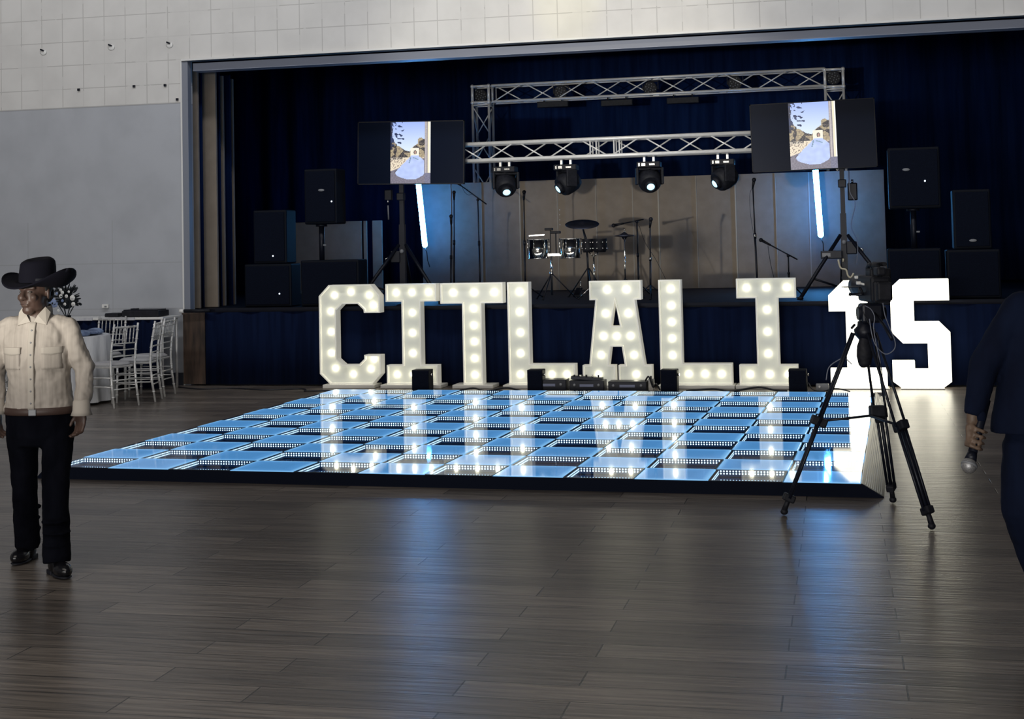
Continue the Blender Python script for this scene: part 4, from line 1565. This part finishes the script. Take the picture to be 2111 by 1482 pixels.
# buffet table
t = thing('buffet_table', 'long buffet table with black skirt and white top along the grey wall', 'table', (-3.15, 6.98, 0))
MB().rbox((0, 0, .885), (1.65, .5, .03), .005).build('tabletop', 'white', t)
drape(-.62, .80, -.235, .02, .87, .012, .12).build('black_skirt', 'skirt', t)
drape(-.82, -.62, -.25, .02, .89, .012, .12).build('white_skirt', 'cloth', t)
for s in (-1, 1):
    for y in (-.2, .2):
        MB().tube((s * .79, y, 0), (s * .79, y, .87), .018, n=8).build('leg', 'silver', t)
mb = MB()
mb.box((-.33, -.256, .885), (.40, .012, .035)).box((.22, -.256, .885), (.46, .012, .035))
mb.build('white_trim', 'cloth', t)
p = at(300, 645, 6.95)
t = thing('equipment_case', 'flat black case lying on the buffet table', 'case', (p.x, 6.95, .903))
MB().rbox((0, 0, .04), (.50, .30, .075), .008).build('body', 'black', t)
MB().rbox((-.02, .02, .083), (.46, .26, .012), .004).build('lid', 'blackmetal', t)
MB().rbox((-.12, -.05, .096), (.08, .08, .014), .004).build('handle', 'black', t)
p = at(240, 650, 6.95)
t = thing('equipment_case', 'small thin black box left of the larger case on the buffet table', 'case', (p.x - .02, 6.95, .903))
MB().rbox((0, 0, .02), (.18, .2, .038), .005).build('body', 'black', t)
MB().rbox((0, 0, .043), (.17, .19, .008), .002).build('lid', 'blackmetal', t)
t = thing('rolled_banner', 'dark roll with a white end resting on top of the wooden panel', 'roll', (-2.2, 7.28, .925))
MB().tube((-.10, 0, .025), (.25, .02, .025), .022, n=12).build('roll', 'black', t)
MB().tube((-.16, 0, .025), (-.10, 0, .025), .026, n=12).build('end_cap', 'white', t)

# ------------------------------------------------------------------ video camera on its tripod, in front of the dance floor
RL = Matrix.Rotation(-RZ, 3, 'Z')


def loc_of(u, v, base):
    """pixel -> local x,z in the upright plane through base that faces the lens"""
    n = Vector((-math.sin(RZ), math.cos(RZ), 0))
    d = ray(u, v)
    P = CAM + d * (n.dot(base - CAM) / n.dot(d))
    q = RL @ (P - base)
    return Vector((q.x, 0, q.z))


TB = Vector((6.039, -.786, 0))
t = thing('camera_tripod', 'black tripod with twin-tube legs standing at the right corner of the dance floor', 'tripod', TB, RZ)
feet = [RL @ (fl(u, v) - TB) for u, v in ((1617, 1062), (1841, 1037), (1921, 1092))]
apex = Vector((.015, 0, 1.13))
for k, f in enumerate(feet):
    f = Vector((f.x, f.y, 0))
    hd_ = Vector((f.x, f.y, 0)).normalized()
    top = apex + hd_ * .07 - Vector((0, 0, .02))
    foot = f + Vector((0, 0, .03))
    mid = top.lerp(foot, .50)
    side = Vector((-hd_.y, hd_.x, 0))
    mb = MB()
    for s in (-1, 1):
        mb.tube(top + side * .032 * s, mid + side * .038 * s, .0085, n=8)
    leg = mb.build('leg', 'blackmetal', t)
    mb = MB()
    low = top.lerp(foot, .93)
    for s in (-1, 1):
        mb.tube(mid + side * .028 * s, low + side * .024 * s, .0095, n=8)
    mb.tube(mid, low, .012, n=8)
    mb.build('lower_tubes', 'blackmetal', leg)
    R = (foot - top).to_track_quat('Z', 'X').to_matrix()
    MB().rbox(mid, (.10, .055, .055), .008, R).build('leg_clamp', 'black', leg)
    MB().rbox(low, (.075, .05, .045), .008, R).build('foot_clamp', 'black', leg)
    mb = MB()
    mb.tube(low, foot, .014, .018, n=8).ell(foot - Vector((0, 0, .008)), (.024, .024, .020), seg=10, rings=6)
    mb.build('rubber_foot', 'black', leg)
    mb = MB()
    mb.tube(mid, Vector((.03, 0, .60)), .008, n=6)
    mb.build('spreader_arm', 'blackmetal', t)
q = loc_of(1813, 850, TB)
MB().rbox((q.x, .05, q.z), (.10, .06, .075), .012).build('spreader_pad', 'black', t)
mb = MB()
mb.lathe([(.03, -.07), (.060, -.035), (.065, .0), (.045, .02), (.04, .05)], apex, (0, 0, 1), 18)
mb.build('bowl', 'blackmetal', t)
mb = MB()
mb.rbox(apex + Vector((.04, 0, .10)), (.13, .12, .12), .015)
mb.tube(apex + Vector((-.04, -.0, .10)), apex + Vector((.13, 0, .10)), .042, n=14)
mb.build('fluid_head', 'blackmetal', t)
mb = MB()
mb.path([apex + Vector(v_) for v_ in ((.05, -.05, .10), (.06, -.22, .04), (.065, -.38, -.04))], .010, 8)
mb.build('pan_handle', 'blackmetal', t)
mb = MB()
mb.tube(apex + Vector((-.06, 0, .03)), apex + Vector((-.085, -.02, .01)), .008, n=8)
mb.build('bowl_lever', 'blackmetal', t)
# sand bag hanging from the centre
a = loc_of(1779, 690, TB)
b_ = loc_of(1782, 757, TB)
bg = thing('hanging_pouch', 'dark pouch hanging between the tripod legs in front of the number 1', 'pouch', TB + Matrix.Rotation(RZ, 3, 'Z') @ Vector((a.x, -.02, b_.z)), RZ)
h = a.z - b_.z
mb = MB()
mb.loft([(0, 0, 0, .022, .02), (.02, 0, 0, .040, .032), (h * .35, .0, 0, .050, .04), (h * .65, .004, 0, .047, .038), (h * .9, .003, 0, .028, .025), (h + .05, -.002, 0, .012, .012)], 18)
mb.build('pouch', 'black', bg, remesh=.006, smooth=2, noise_amp=.012)
MB().tube((0, 0, h + .04), (-.004, .02, h + .11), .006, n=6).build('cord', 'cable', bg)

cb = Vector((.075, -.05, 1.29))
vc = thing('video_camera', 'black professional video camera on the tripod, aimed at the stage', 'video camera', TB, RZ)
mb = MB()
mb.rbox(cb + Vector((0, .02, .09)), (.125, .34, .16), .018)
mb.rbox(cb + Vector((.0, -.13, .075)), (.105, .10, .13), .015)
mb.build('body', 'black', vc)
MB().lathe([(.05, 0), (.052, .05), (.058, .06), (.058, .13), (.065, .15), (.07, .22), (.062, .22)], cb + Vector((0, .18, .10)), (0, 1, 0), 20).build('lens', 'blackmetal', vc)
mb = MB()
mb.path([cb + Vector(v_) for v_ in ((0, -.13, .16), (0, -.13, .215), (0, -.09, .235), (0, .12, .235), (0, .16, .215), (0, .16, .165))], .014, 8)
mb.build('top_handle', 'black', vc)
mb = MB()
mb.tube(cb + Vector((.06, -.02, .24)), cb + Vector((.06, .24, .24)), .013, n=10)
mb.build('shotgun_microphone', 'black', vc)
MB().rbox(cb + Vector((-.02, -.20, .20)), (.055, .10, .05), .012).build('viewfinder', 'black', vc)
MB().rbox(cb + Vector((.0, -.21, .08)), (.09, .06, .11), .012).build('battery', 'black', vc)
e0 = loc_of(1740, 591, TB)
e1 = loc_of(1768, 591, TB)
lc = MB().rbox(((e0.x + e1.x) / 2, -.05, e0.z), (e1.x - e0.x + .04, .08, .006), .002).build('flip_display', 'blackmetal', vc)
MB().tube((e1.x, -.05, e0.z), (e1.x + .02, -.05, e0.z - .05), .008, n=8).build('hinge', 'black', lc)
q = loc_of(1768, 583, TB)
mb = MB()
mb.rbox((q.x, -.02, q.z), (.025, .03, .02), .004).rbox((q.x - .012, -.02, q.z + .035), (.02, .025, .018), .004)
mb.tube((q.x, -.02, q.z), cb + Vector((0, -.02, .1)), .007)
mb.build('bracket', 'white', vc)
q = loc_of(1752, 604, TB)
mb = MB()
mb.tube((q.x, -.03, q.z - .008), cb + Vector((0, 0, .06)), .008, .012, n=10)
mb.tube((q.x, -.03, q.z - .008), (q.x - .012, -.03, q.z - .004), .011, n=10)
mb.build('eyepiece', 'blackmetal', vc)
q = loc_of(1800, 545, TB)
mb = MB()
mb.rbox((q.x + .02, 0, q.z + .0), (.10, .05, .018), .004).tube((q.x, 0, q.z), cb + Vector((.02, 0, .24)), .009)
mb.rbox((q.x + .03, 0, q.z - .07), (.13, .12, .09), .012)
mb.build('wireless_box', 'black', vc)


def cl(pts, off):
    return [TB + Matrix.Rotation(RZ, 3, 'Z') @ (loc_of(u, v, TB) + Vector((0, off, 0))) for u, v in pts]


cab('camera_cable', 'thin dark cable looping low on the right of the video camera', cl([(1806, 592), (1812, 640), (1820, 665), (1834, 700), (1832, 718), (1815, 727), (1797, 712), (1788, 690), (1782, 655)], -.12), .0035, 'cablegrey')
cab('camera_cable', 'thin dark cable curving down from the camera body to the tripod bowl', cl([(1771, 628), (1784, 636), (1791, 652), (1789, 672), (1794, 705), (1803, 745)], -.14), .003, 'cablegrey')
cab('camera_cable', 'thin dark cable dropping from the camera along the far tripod leg', cl([(1770, 640), (1782, 664), (1800, 690), (1806, 740), (1812, 790), (1815, 835)], -.10), .003, 'cable')
cab('camera_cable', 'dark cable arching left of the tripod leg down to the floor adapter', cl([(1760, 752), (1745, 740), (1728, 746), (1712, 760), (1707, 785)], .05), .0035, 'cablegrey')

# ------------------------------------------------------------------ the man in the hat
MBASE = Vector((1.65, -2.95, 0))
man = thing('person', 'person in black cowboy hat, ivory western shirt and black trousers walking towards the camera', 'person', MBASE, RZ)
HC = Vector((.004, -.03, 1.485))
RH = Matrix.Rotation(-.42, 3, 'Z')            # head turned towards the left of the photo
hp = lambda x, y, z: HC + RH @ Vector((x, y, z))
mb = MB()
# head: cranium, jaw, nose, brow, cheeks, ears, lips
mb.ell(hp(0, .012, .045), (.078, .098, .092), RH, 20, 14)
mb.ell(hp(0, -.028, -.02), (.064, .066, .085), RH, 18, 12)
mb.ell(hp(0, -.055, -.085), (.036, .034, .028), RH, 14, 9)
mb.ell(hp(0, -.012, -.062), (.060, .066, .042), RH, 14, 9)
mb.cap(hp(0, -.092, .025), hp(0, -.112, -.018), .010, .016, 10)
mb.ell(hp(.014, -.100, -.022), (.011, .012, .009), RH, 8, 6)
mb.ell(hp(-.014, -.100, -.022), (.011, .012, .009), RH, 8, 6)
for s in (-1, 1):
    mb.cap(hp(s * .012, -.086, .036), hp(s * .048, -.070, .034), .011, .010, 10)
    mb.ell(hp(s * .042, -.066, -.018), (.022, .020, .022), RH, 10, 7)
    mb.ell(hp(s * .080, .012, .000), (.010, .020, .032), RH @ Matrix.Rotation(s * .35, 3, 'Z'), 10, 8)
mb.cap(hp(-.024, -.086, -.046), hp(.024, -.086, -.046), .0075, .0075, 8)
mb.cap(hp(-.016, -.088, -.059), hp(.016, -.088, -.059), .0085, .0085, 8)
# neck and trunk (under the shirt), arms and hands grow from one body
mb.cap((0, .0, 1.27), hp(0, .02, -.05), .062, .056, 16)
mb.loft([(.84, .015, 0, .13, .10), (1.0, .015, 0, .13, .10), (1.2, .0, 0, .145, .10), (1.32, 0, 0, .13, .075)], 24)


def hand(mb, wrist, d, palm, spread, length=.085, curl=.5, thumb_side=1, sc=1.0):
    """wrist point, pointing dir, palm normal (towards which fingers curl), side axis"""
    d, palm, spread = d.normalized(), palm.normalized(), spread.normalized()
    pc = wrist + d * .045 * sc
    R = Matrix((spread, palm, d)).transposed()
    mb.ell(pc, (.040 * sc, .017 * sc, .052 * sc), R, 14, 9)
    mb.cap(wrist - d * .03 * sc, wrist + d * .01, .024 * sc, .026 * sc, 12)
    for k, (o, L) in enumerate(((-.029, .066), (-.010, .075), (.010, .070), (.028, .056))):
        b0_ = wrist + d * .085 * sc + spread * o * sc * thumb_side * -1
        a1 = curl * (1 + .12 * k)
        d1 = (d * math.cos(a1 * .6) + palm * math.sin(a1 * .6))
        d2 = (d * math.cos(a1 * 1.5) + palm * math.sin(a1 * 1.5))
        d3 = (d * math.cos(a1 * 2.2) + palm * math.sin(a1 * 2.2))
        p1 = b0_ + d1 * L * .45 * sc
        p2 = p1 + d2 * L * .33 * sc
        p3 = p2 + d3 * L * .24 * sc
        mb.cap(b0_ - d * .02, p1, .0095 * sc, .009 * sc, 8)
        mb.cap(p1, p2, .009 * sc, .0082 * sc, 8)
        mb.cap(p2, p3, .0082 * sc, .007 * sc, 8)
    tb = wrist + d * .025 * sc + spread * .030 * sc * thumb_side
    t1 = tb + (d * .75 + spread * .55 * thumb_side + palm * .3).normalized() * .036 * sc
    t2 = t1 + (d * .95 + spread * .12 * thumb_side + palm * .45).normalized() * .030 * sc
    mb.cap(tb, t1, .0125 * sc, .010 * sc, 8)
    mb.cap(t1, t2, .010 * sc, .0085 * sc, 8)


shR, elR, wrR = Vector((.175, .0, 1.30)), Vector((.255, .02, 1.07)), Vector((.258, -.06, .855))
shL, elL, wrL = Vector((-.175, .0, 1.30)), Vector((-.245, .06, 1.06)), Vector((-.225, .0, .865))
for a, b2, c2 in ((shR, elR, wrR), (shL, elL, wrL)):
    mb.cap(a.lerp(b2, .18), b2, .038, .034, 12)
    mb.cap(b2, c2, .036, .026, 12)
hand(mb, wrR + Vector((0, 0, -.0)), Vector((-.02, -.10, -1)), Vector((-.5, -.6, 0)), Vector((-.75, .6, 0)), curl=.62, thumb_side=1, sc=1.08)
hand(mb, wrL + Vector((0, 0, -.01)), Vector((.02, .05, -1)), Vector((.8, -.3, 0)), Vector((.4, .9, 0)), curl=.5, thumb_side=-1, sc=1.05)
# hips, legs
for s, kn, an in ((-1, Vector((-.090, .06, .43)), Vector((-.118, .20, .10))), (1, Vector((.136, -.14, .43)), Vector((.160, -.20, .09)))):
    mb.cap((s * .075 + .012, 0, .80), kn, .055, .045, 14)
    mb.cap(kn, an, .048, .034, 12)
mb.build('body', 'skin', man, remesh=.0055, smooth=3)
# face details
for s in (-1, 1):
    MB().ell(hp(s * .031, -.079, .012), (.011, .008, .006), RH, 10, 7).build('eye', 'eye', man)
mb = MB()
for s in (-1, 1):
    mb.cap(hp(s * .014, -.096, .040), hp(s * .046, -.081, .040), .0045, .0035, 8)
mb.build('eyebrows', 'hair', man)
mb = MB()
mb.cap(hp(-.022, -.0955, -.053), hp(.022, -.0955, -.053), .0022, .0022, 6)
mb.build('mouth_line', 'lips', man)
mb = MB()
for s in (-1, 1):
    mb.ell(hp(s * .076, .018, .035), (.010, .035, .032), RH, 10, 8)
mb.ell(hp(0, .065, .0), (.068, .045, .058), RH, 14, 9)
mb.build('hair', 'hair', man, remesh=.005, smooth=2)
# shirt
tf = [(.845, .015, 0, .185, .118), (.875, .015, 0, .188, .122), (.93, .012, 0, .178, .122), (1.0, .010, -.002, .172, .122), (1.10, .006, 0, .176, .125), (1.20, .004, 0, .186, .122), (1.27, .002, .004, .190, .110),
      (1.32, .0, .008, .168, .092), (1.355, 0, .012, .105, .075), (1.378, 0, .014, .070, .065)]


def front_y(x, z, e=.0):
    for a, b2 in zip(tf, tf[1:]):
        if a[0] <= z <= b2[0]:
            f = (z - a[0]) / (b2[0] - a[0])
            cx, cy, rx, ry = [a[i] + (b2[i] - a[i]) * f for i in (1, 2, 3, 4)]
            q = max(0, 1 - ((x - cx) / rx) ** 2)
            return cy - ry * math.sqrt(q) - e
    return 0


mb = MB()
mb.loft(tf, 32)
mb.cap(shR + Vector((-.06, 0, .012)), shR + Vector((-.01, 0, -.008)), .058, .060, 16)
mb.cap(shR + Vector((-.005, 0, -.015)), elR, .061, .054, 16)
mb.cap(elR, elR.lerp(wrR, .75), .054, .047, 16)
mb.tube(elR.lerp(wrR, .7), wrR + Vector((.004, -.0, .045)), .047, .038, 16)
mb.cap(shL + Vector((.06, 0, .012)), shL + Vector((.01, 0, -.008)), .058, .060, 16)
mb.cap(shL + Vector((.005, 0, -.015)), elL, .061, .054, 16)
mb.cap(elL, elL.lerp(wrL, .75), .054, .047, 16)
mb.tube(elL.lerp(wrL, .7), wrL + Vector((0, 0, .045)), .047, .038, 16)
shirt = mb.build('shirt', 'shirt', man, remesh=.007, smooth=2, noise_amp=.032)
for w_, dd in ((wrR, 1), (wrL, -1)):
    MB().lathe([(.036, .055), (.045, .045), (.048, -.005), (.058, -.030), (.053, -.030), (.040, -.004)], w_ + Vector((.0, 0, .0)), (0, .0, 1), 20).build('cuff', 'shirtlight', shirt)


def patch(x0, x1, z0, z1, e, nx=6, nz=8, th=.004, vee=0):
    mb = MB()
    rows = []
    for j in range(nz + 1):
        z = z0 + (z1 - z0) * j / nz
        row = []
        for i in range(nx + 1):
            x = x0 + (x1 - x0) * i / nx
            zz = z - (vee * (1 - abs(i / nx * 2 - 1)) if j == 0 else 0)
            row.append((mb.bm.verts.new((x, front_y(x, z, e + th), zz)), mb.bm.verts.new((x, front_y(x, z, e - .012), zz))))
        rows.append(row)
    for j in range(nz):
        for i in range(nx):
            a, b2, c2, d = rows[j][i], rows[j][i + 1], rows[j + 1][i + 1], rows[j + 1][i]
            mb._f([a[0], b2[0], c2[0], d[0]], True)
    for r in (rows[0], rows[-1]):
        for i in range(nx):
            mb._f([r[i][0], r[i + 1][0], r[i + 1][1], r[i][1]])
    for j in range(nz):
        for i in (0, nx):
            mb._f([rows[j][i][0], rows[j + 1][i][0], rows[j + 1][i][1], rows[j][i][1]])
    return mb


EO = .006
patch(-.012, .022, .865, 1.335, EO, 4, 26).build('button_placket', 'shirtlight', shirt)
for x0, x1 in ((-.158, -.055), (.062, .158)):
    pk = patch(x0, x1, 1.08, 1.195, EO - .001).build('chest_pocket', 'shirt', shirt)
    patch(x0 - .003, x1 + .003, 1.165, 1.20, EO + .003, vee=.008).build('pocket_flap', 'shirtlight', pk)
for k in range(7):
    z = .90 + .065 * k
    MB().ell((.005, front_y(.005, z, EO + .005), z), (.005, .003, .005), seg=8, rings=5).build('button', 'greyplastic', shirt)
mb = MB()
for s in (-1, 1):
    v_ = [Vector(q_) for q_ in ((s * .010, -.085, 1.335), (s * .078, -.082, 1.318), (s * .086, -.035, 1.385), (s * .062, -.045, 1.415), (s * .030, -.080, 1.372))]
    f0 = [mb.bm.verts.new(q_) for q_ in v_]
    f1 = [mb.bm.verts.new(q_ + Vector((0, .014, -.004))) for q_ in v_]
    mb._f(f0)
    mb._f(f1[::-1])
    for i in range(5):
        mb._f([f0[i], f0[(i + 1) % 5], f1[(i + 1) % 5], f1[i]])
mb.lathe([(.070, -.03), (.070, .015), (.075, .035), (.080, .02), (.082, -.03)], (0, .018, 1.385), (0, -.15, 1), 24)
mb.build('collar', 'shirtlight', shirt)
# belt, trousers, shoes
mb = MB()
mb.loft([(.832, .015, 0, .186, .124), (.836, .015, 0, .191, .129), (.868, .015, 0, .191, .129), (.872, .015, 0, .186, .124)], 36)
belt = mb.build('belt', 'belt', man)
MB().rbox((.012, -.130, .850), (.042, .010, .034), .004).build('buckle', 'greyplastic', belt)
mb = MB()
mb.loft([(.66, .015, 0, .150, .105), (.72, .015, 0, .178, .122), (.78, .015, 0, .184, .124), (.84, .015, 0, .183, .120)], 30)
Lk, La = Vector((-.090, .06, .43)), Vector((-.118, .20, .085))
Rk, Ra = Vector((.136, -.14, .43)), Vector((.160, -.20, .065))
mb.cap((-.082, 0, .74), Lk, .090, .068, 16)
mb.tube(Lk, La, .068, .070, 18)
mb.ell(Lk, (.068,) * 3, seg=14, rings=9)
mb.cap((.115, 0, .74), Rk, .090, .070, 16)
mb.tube(Rk, Ra, .070, .074, 18)
mb.ell(Rk, (.070,) * 3, seg=14, rings=9)
for k in range(4):
    mb.ell(La + Vector((.008 * (k % 2), .0, .03 + .06 * k)), (.075 - .004 * (k % 2), .072, .02), seg=14, rings=6)
    mb.ell(Ra + Vector((-.008 * (k % 2), .0, .04 + .06 * k)), (.078 - .004 * (k % 2), .076, .02), seg=14, rings=6)
mb.build('trousers', 'jeans', man, remesh=.009, smooth=3, noise_amp=.014)
for (x, y, z, a) in ((-.128, .17, 0, -.12), (.178, -.225, 0, .6)):
    R = Matrix.Rotation(a, 3, 'Z')
    c = Vector((x, y, z))
    mb = MB()
    mb.ell(c + R @ Vector((0, -.055, .042)), (.047, .085, .042), R, 14, 9)
    mb.ell(c + R @ Vector((0, .055, .05)), (.040, .060, .052), R, 14, 9)
    mb.cap(c + R @ Vector((0, .04, .06)), c + R @ Vector((0, .05, .12)), .042, .042, 12)
    sho = mb.build('boot', 'shoe', man, remesh=.006, smooth=2)
    mb = MB()
    mb.rbox(c + R @ Vector((0, .075, .012)), (.068, .07, .024), .004, R)
    mb.ell(c + R @ Vector((0, -.04, .011)), (.045, .095, .010), R, 18, 6)
    mb.build('sole', 'black', sho)
# cowboy hat: a thing worn = clothing part
mb = MB()
HZc = 1.548
RHt = Matrix.Rotation(-.42, 3, 'Z')
hcen = Vector((.010, -.01, HZc))
rows = []
nA = 48
for j, fr_ in enumerate((.0, .35, .55, .75, .9, 1.0)):
    row = []
    for i in range(nA):
        a = 2 * PI * i / nA
        ca, sa = math.cos(a), math.sin(a)
        rx = .080 + (.120 if ca < 0 else .120 + .035 * ca) * fr_
        ry = .098 + (.085) * fr_
        lift_ = (abs(ca) ** 2.0) * .052 * fr_ ** 1.6 - .030 * (max(0, -sa) ** 2) * fr_ - .018 * (max(0, sa) ** 2) * fr_ + (.020 * max(0, ca) ** 2 * fr_ ** 2 - .045 * max(0, ca) ** 2 * math.sin(PI * fr_))
        inw = 1 - .07 * (abs(ca) ** 3) * (1 if j == 5 else 0)
        row.append(RHt @ Vector((rx * ca * inw, ry * sa, lift_)) + hcen)
    rows.append(row)
top = [[mb.bm.verts.new(p_ + Vector((0, 0, .004))) for p_ in r_] for r_ in rows]
bot = [[mb.bm.verts.new(p_ - Vector((0, 0, .004))) for p_ in r_] for r_ in rows]
for a, b2 in zip(top, top[1:]):
    mb.bridge(a, b2)
for a, b2 in zip(bot, bot[1:]):
    mb.bridge(a, b2)
mb.bridge(top[-1], bot[-1])
mb.bridge(top[0], bot[0])
hat = mb.build('hat', 'hat', man)
mb = MB()
secs = []
last = None
for z, f_, dp in ((-.012, 1.03, 0), (.03, 1.02, 0), (.07, 1.01, 0), (.100, .97, .0), (.118, .88, .0), (.128, .70, .0), (.120, .45, .0), (.108, .18, 0)):
    k = []
    for i in range(36):
        a = 2 * PI * i / 36
        ca, sa = math.cos(a), math.sin(a)
        pin = 1 - .14 * max(0, -sa) ** 2 * abs(ca) * (z > .06)
        zz = z + (.008 if z < .11 else .0) * abs(ca) + (.012 * sa if z > .05 else 0)
        k.append(mb.bm.verts.new(RHt @ Vector((.089 * ca * f_ * pin, .108 * sa * f_, zz)) + hcen))
    if last:
        mb.bridge(last, k)
    last = k
mb._f(last)
mb.build('crown', 'hat', hat)
MB().loft([(HZc + .004, hcen.x, hcen.y, .098, .104), (HZc + .022, hcen.x, hcen.y, .097, .103)], 32).build('hat_band', 'black', hat)

# ------------------------------------------------------------------ the person at the right edge holding a microphone
PB = Vector((6.8213, -3.6845, 0))
man2 = thing('person', 'person in navy suit cut by the right edge, holding a microphone down', 'person', PB, RZ)
mb = MB()
hq = Vector((.03, .0, 1.62))
mb.ell(hq + Vector((0, .01, .04)), (.078, .098, .095), None, 18, 12)
mb.ell(hq + Vector((.02, .03, -.03)), (.062, .064, .080), None, 16, 10)
mb.cap(hq + Vector((.02, .095, .02)), hq + Vector((.02, .112, -.02)), .010, .015, 8)
for s in (-1, 1):
    mb.ell(hq + Vector((s * .08, 0, 0)), (.010, .02, .032), None, 10, 7)
mb.cap((.02, 0, 1.40), hq + Vector((0, 0, -.05)), .066, .058, 14)
mb.loft([(.86, .02, 0, .15, .11), (1.1, .02, 0, .16, .11), (1.35, .02, 0, .15, .09), (1.42, .02, 0, .09, .06)], 24)
sh2, el2, wr2 = Vector((-.160, .0, 1.40)), Vector((-.305, .0, 1.155)), Vector((-.372, -.03, .925))
mb.cap(sh2.lerp(el2, .15), el2, .045, .038, 12)
mb.cap(el2, wr2, .038, .028, 12)
# right hand pointing down, round the microphone
g0 = Vector((-.352, -.055, .905))
g1 = Vector((-.398, -.095, .805))
ax_ = (g1 - g0).normalized()
dn = Vector((-.02, -.06, -1)).normalized()
mb.ell(wr2 + dn * .045 + Vector((.004, 0, 0)), (.036, .022, .048), None, 14, 9)
mb.cap(wr2 + Vector((0, 0, .02)), wr2 + dn * .02, .027, .029, 12)
fc = [(.028, -.005), (.012, .012), (-.006, .020), (-.022, .022)]
side_ = Vector((1, 0, 0))
front = ax_.cross(side_).normalized()
for k, tpos in enumerate((.10, .32, .54, .76)):
    c = g0.lerp(g1, tpos)
    kn = c + Vector((-.030, .010, .020 - .004 * k))
    # fingers wrap the handle: knuckle, front, tip at the right side
    m1 = c + Vector((-.022, -.026, .006))
    m2 = c + Vector((.008, -.031, -.006))
    m3 = c + Vector((.026, -.012, -.012))
    mb.cap(wr2 + dn * .05 + Vector((-.018, -.01, 0)), kn, .012, .0095, 8)
    mb.cap(kn, m1, .0095, .009, 8)
    mb.cap(m1, m2, .009, .0085, 8)
    mb.cap(m2, m3, .0085, .0075, 8)
# the stretched little finger and the thumb
ft = loc_of(2013, 917, PB)
mb.cap(wr2 + dn * .05 + Vector((.020, -.02, 0)), Vector((ft.x - .025, -.045, ft.z + .035)), .011, .009, 8)
mb.cap(Vector((ft.x - .025, -.045, ft.z + .035)), Vector((ft.x, -.05, ft.z)), .009, .0075, 8)
mb.cap(wr2 + dn * .02 + Vector((-.026, -.02, 0)), wr2 + dn * .065 + Vector((-.036, -.045, 0)), .013, .010, 8)
mb.cap(wr2 + dn * .065 + Vector((-.036, -.045, 0)), wr2 + dn * .095 + Vector((-.028, -.060, 0)), .010, .0085, 8)
# left arm and both legs
mb.cap((.20, 0, 1.40), (.30, .03, 1.14), .05, .04, 12)
mb.cap((.30, .03, 1.14), (.30, -.04, .92), .038, .028, 12)
hand(mb, Vector((.30, -.04, .92)), Vector((0, -.1, -1)), Vector((-.8, -.3, 0)), Vector((-.3, .9, 0)), curl=.5, thumb_side=1)
kA, aA = Vector((-.165, -.02, .56)), Vector((-.02, .10, .18))
kB, aB = Vector((.13, .02, .50)), Vector((.14, -.02, .09))
mb.cap((-.09, 0, .88), kA, .085, .058, 14)
mb.cap(kA, aA, .055, .036, 12)
mb.cap((.11, 0, .88), kB, .085, .058, 14)
mb.cap(kB, aB, .055, .036, 12)
mb.build('body', 'hand', man2, remesh=.0055, smooth=3)
mb = MB()
mb.ell(hq + Vector((0, -.01, .055)), (.086, .100, .092), None, 16, 10)
mb.build('hair', 'hair', man2)
mb = MB()
jf = [(.872, .01, 0, .298, .17), (.95, .01, 0, .285, .165), (1.10, .015, 0, .262, .15), (1.25, .02, 0, .262, .145), (1.37, .02, 0, .245, .13), (1.43, .02, 0, .20, .10), (1.475, .02, .01, .09, .07)]
mb.loft(jf, 32)
mb.cap(sh2 + Vector((.02, 0, -.02)), el2, .080, .064, 16)
mb.cap(el2, el2.lerp(wr2, .7), .062, .050, 16)
mb.tube(el2.lerp(wr2, .66), wr2 + Vector((.004, .006, .022)), .051, .040, 16)
mb.cap((.20, 0, 1.38), (.30, .03, 1.14), .08, .064, 16)
mb.cap((.30, .03, 1.14), (.30, -.03, .97), .062, .046, 16)
mb.build('suit_jacket', 'suit', man2, remesh=.009, smooth=3, noise_amp=.012)
MB().ell(wr2 + Vector((.030, -.02, .02)), (.022, .018, .03), None, 12, 8).build('shirt_cuff', 'suit', man2)
mb = MB()
mb.loft([(.76, .01, 0, .235, .14), (.90, .01, 0, .235, .145)], 28)
mb.cap((-.115, 0, .80), kA, .125, .098, 16)
mb.cap(kA, kA.lerp(aA, .75), .098, .088, 16)
mb.cap((.12, 0, .80), kB, .125, .095, 16)
mb.tube(kB, aB, .095, .09, 16)
mb.build('trousers', 'suit', man2, remesh=.010, smooth=3, noise_amp=.012)
for (x, y, z, tl_) in ((.0, .08, .10, .7), (.14, -.05, 0, 0)):
    R = Matrix.Rotation(tl_, 3, 'X')
    c = Vector((x, y, z))
    mb = MB()
    mb.ell(c + R @ Vector((0, .07, .04)), (.048, .09, .04), R, 14, 9)
    mb.ell(c + R @ Vector((0, -.04, .05)), (.042, .06, .05), R, 14, 9)
    mb.cap(c + R @ Vector((0, -.03, .06)), c + R @ Vector((0, -.03, .12)), .042, .042, 12)
    mb.build('shoe', 'shoe', man2, remesh=.007, smooth=2)
# the microphone in the hand
RW = Matrix.Rotation(RZ, 3, 'Z')
mcp = thing('handheld_microphone', 'dark wireless microphone with a silver ball grille, pointing down in the hand', 'microphone', PB + RW @ g0, RZ)
q0, q1 = Vector((0, 0, 0)), g1 - g0
L = q1.length
mb = MB()
mb.tube(-ax_ * .12, q1, .016, .019, n=16)
mb.tube(q1, q1 + ax_ * .035, .019, .025, n=16)
mb.build('handle', 'blackmetal', mcp)
MB().ell(q1 + ax_ * .058, (.031, .031, .033), None, 18, 12).build('grille', 'grille', mcp)
mb = MB()
mb.tube(q1 + ax_ * .050, q1 + ax_ * .060, .033, n=20)
mb.build('grille_band', 'greyplastic', mcp)
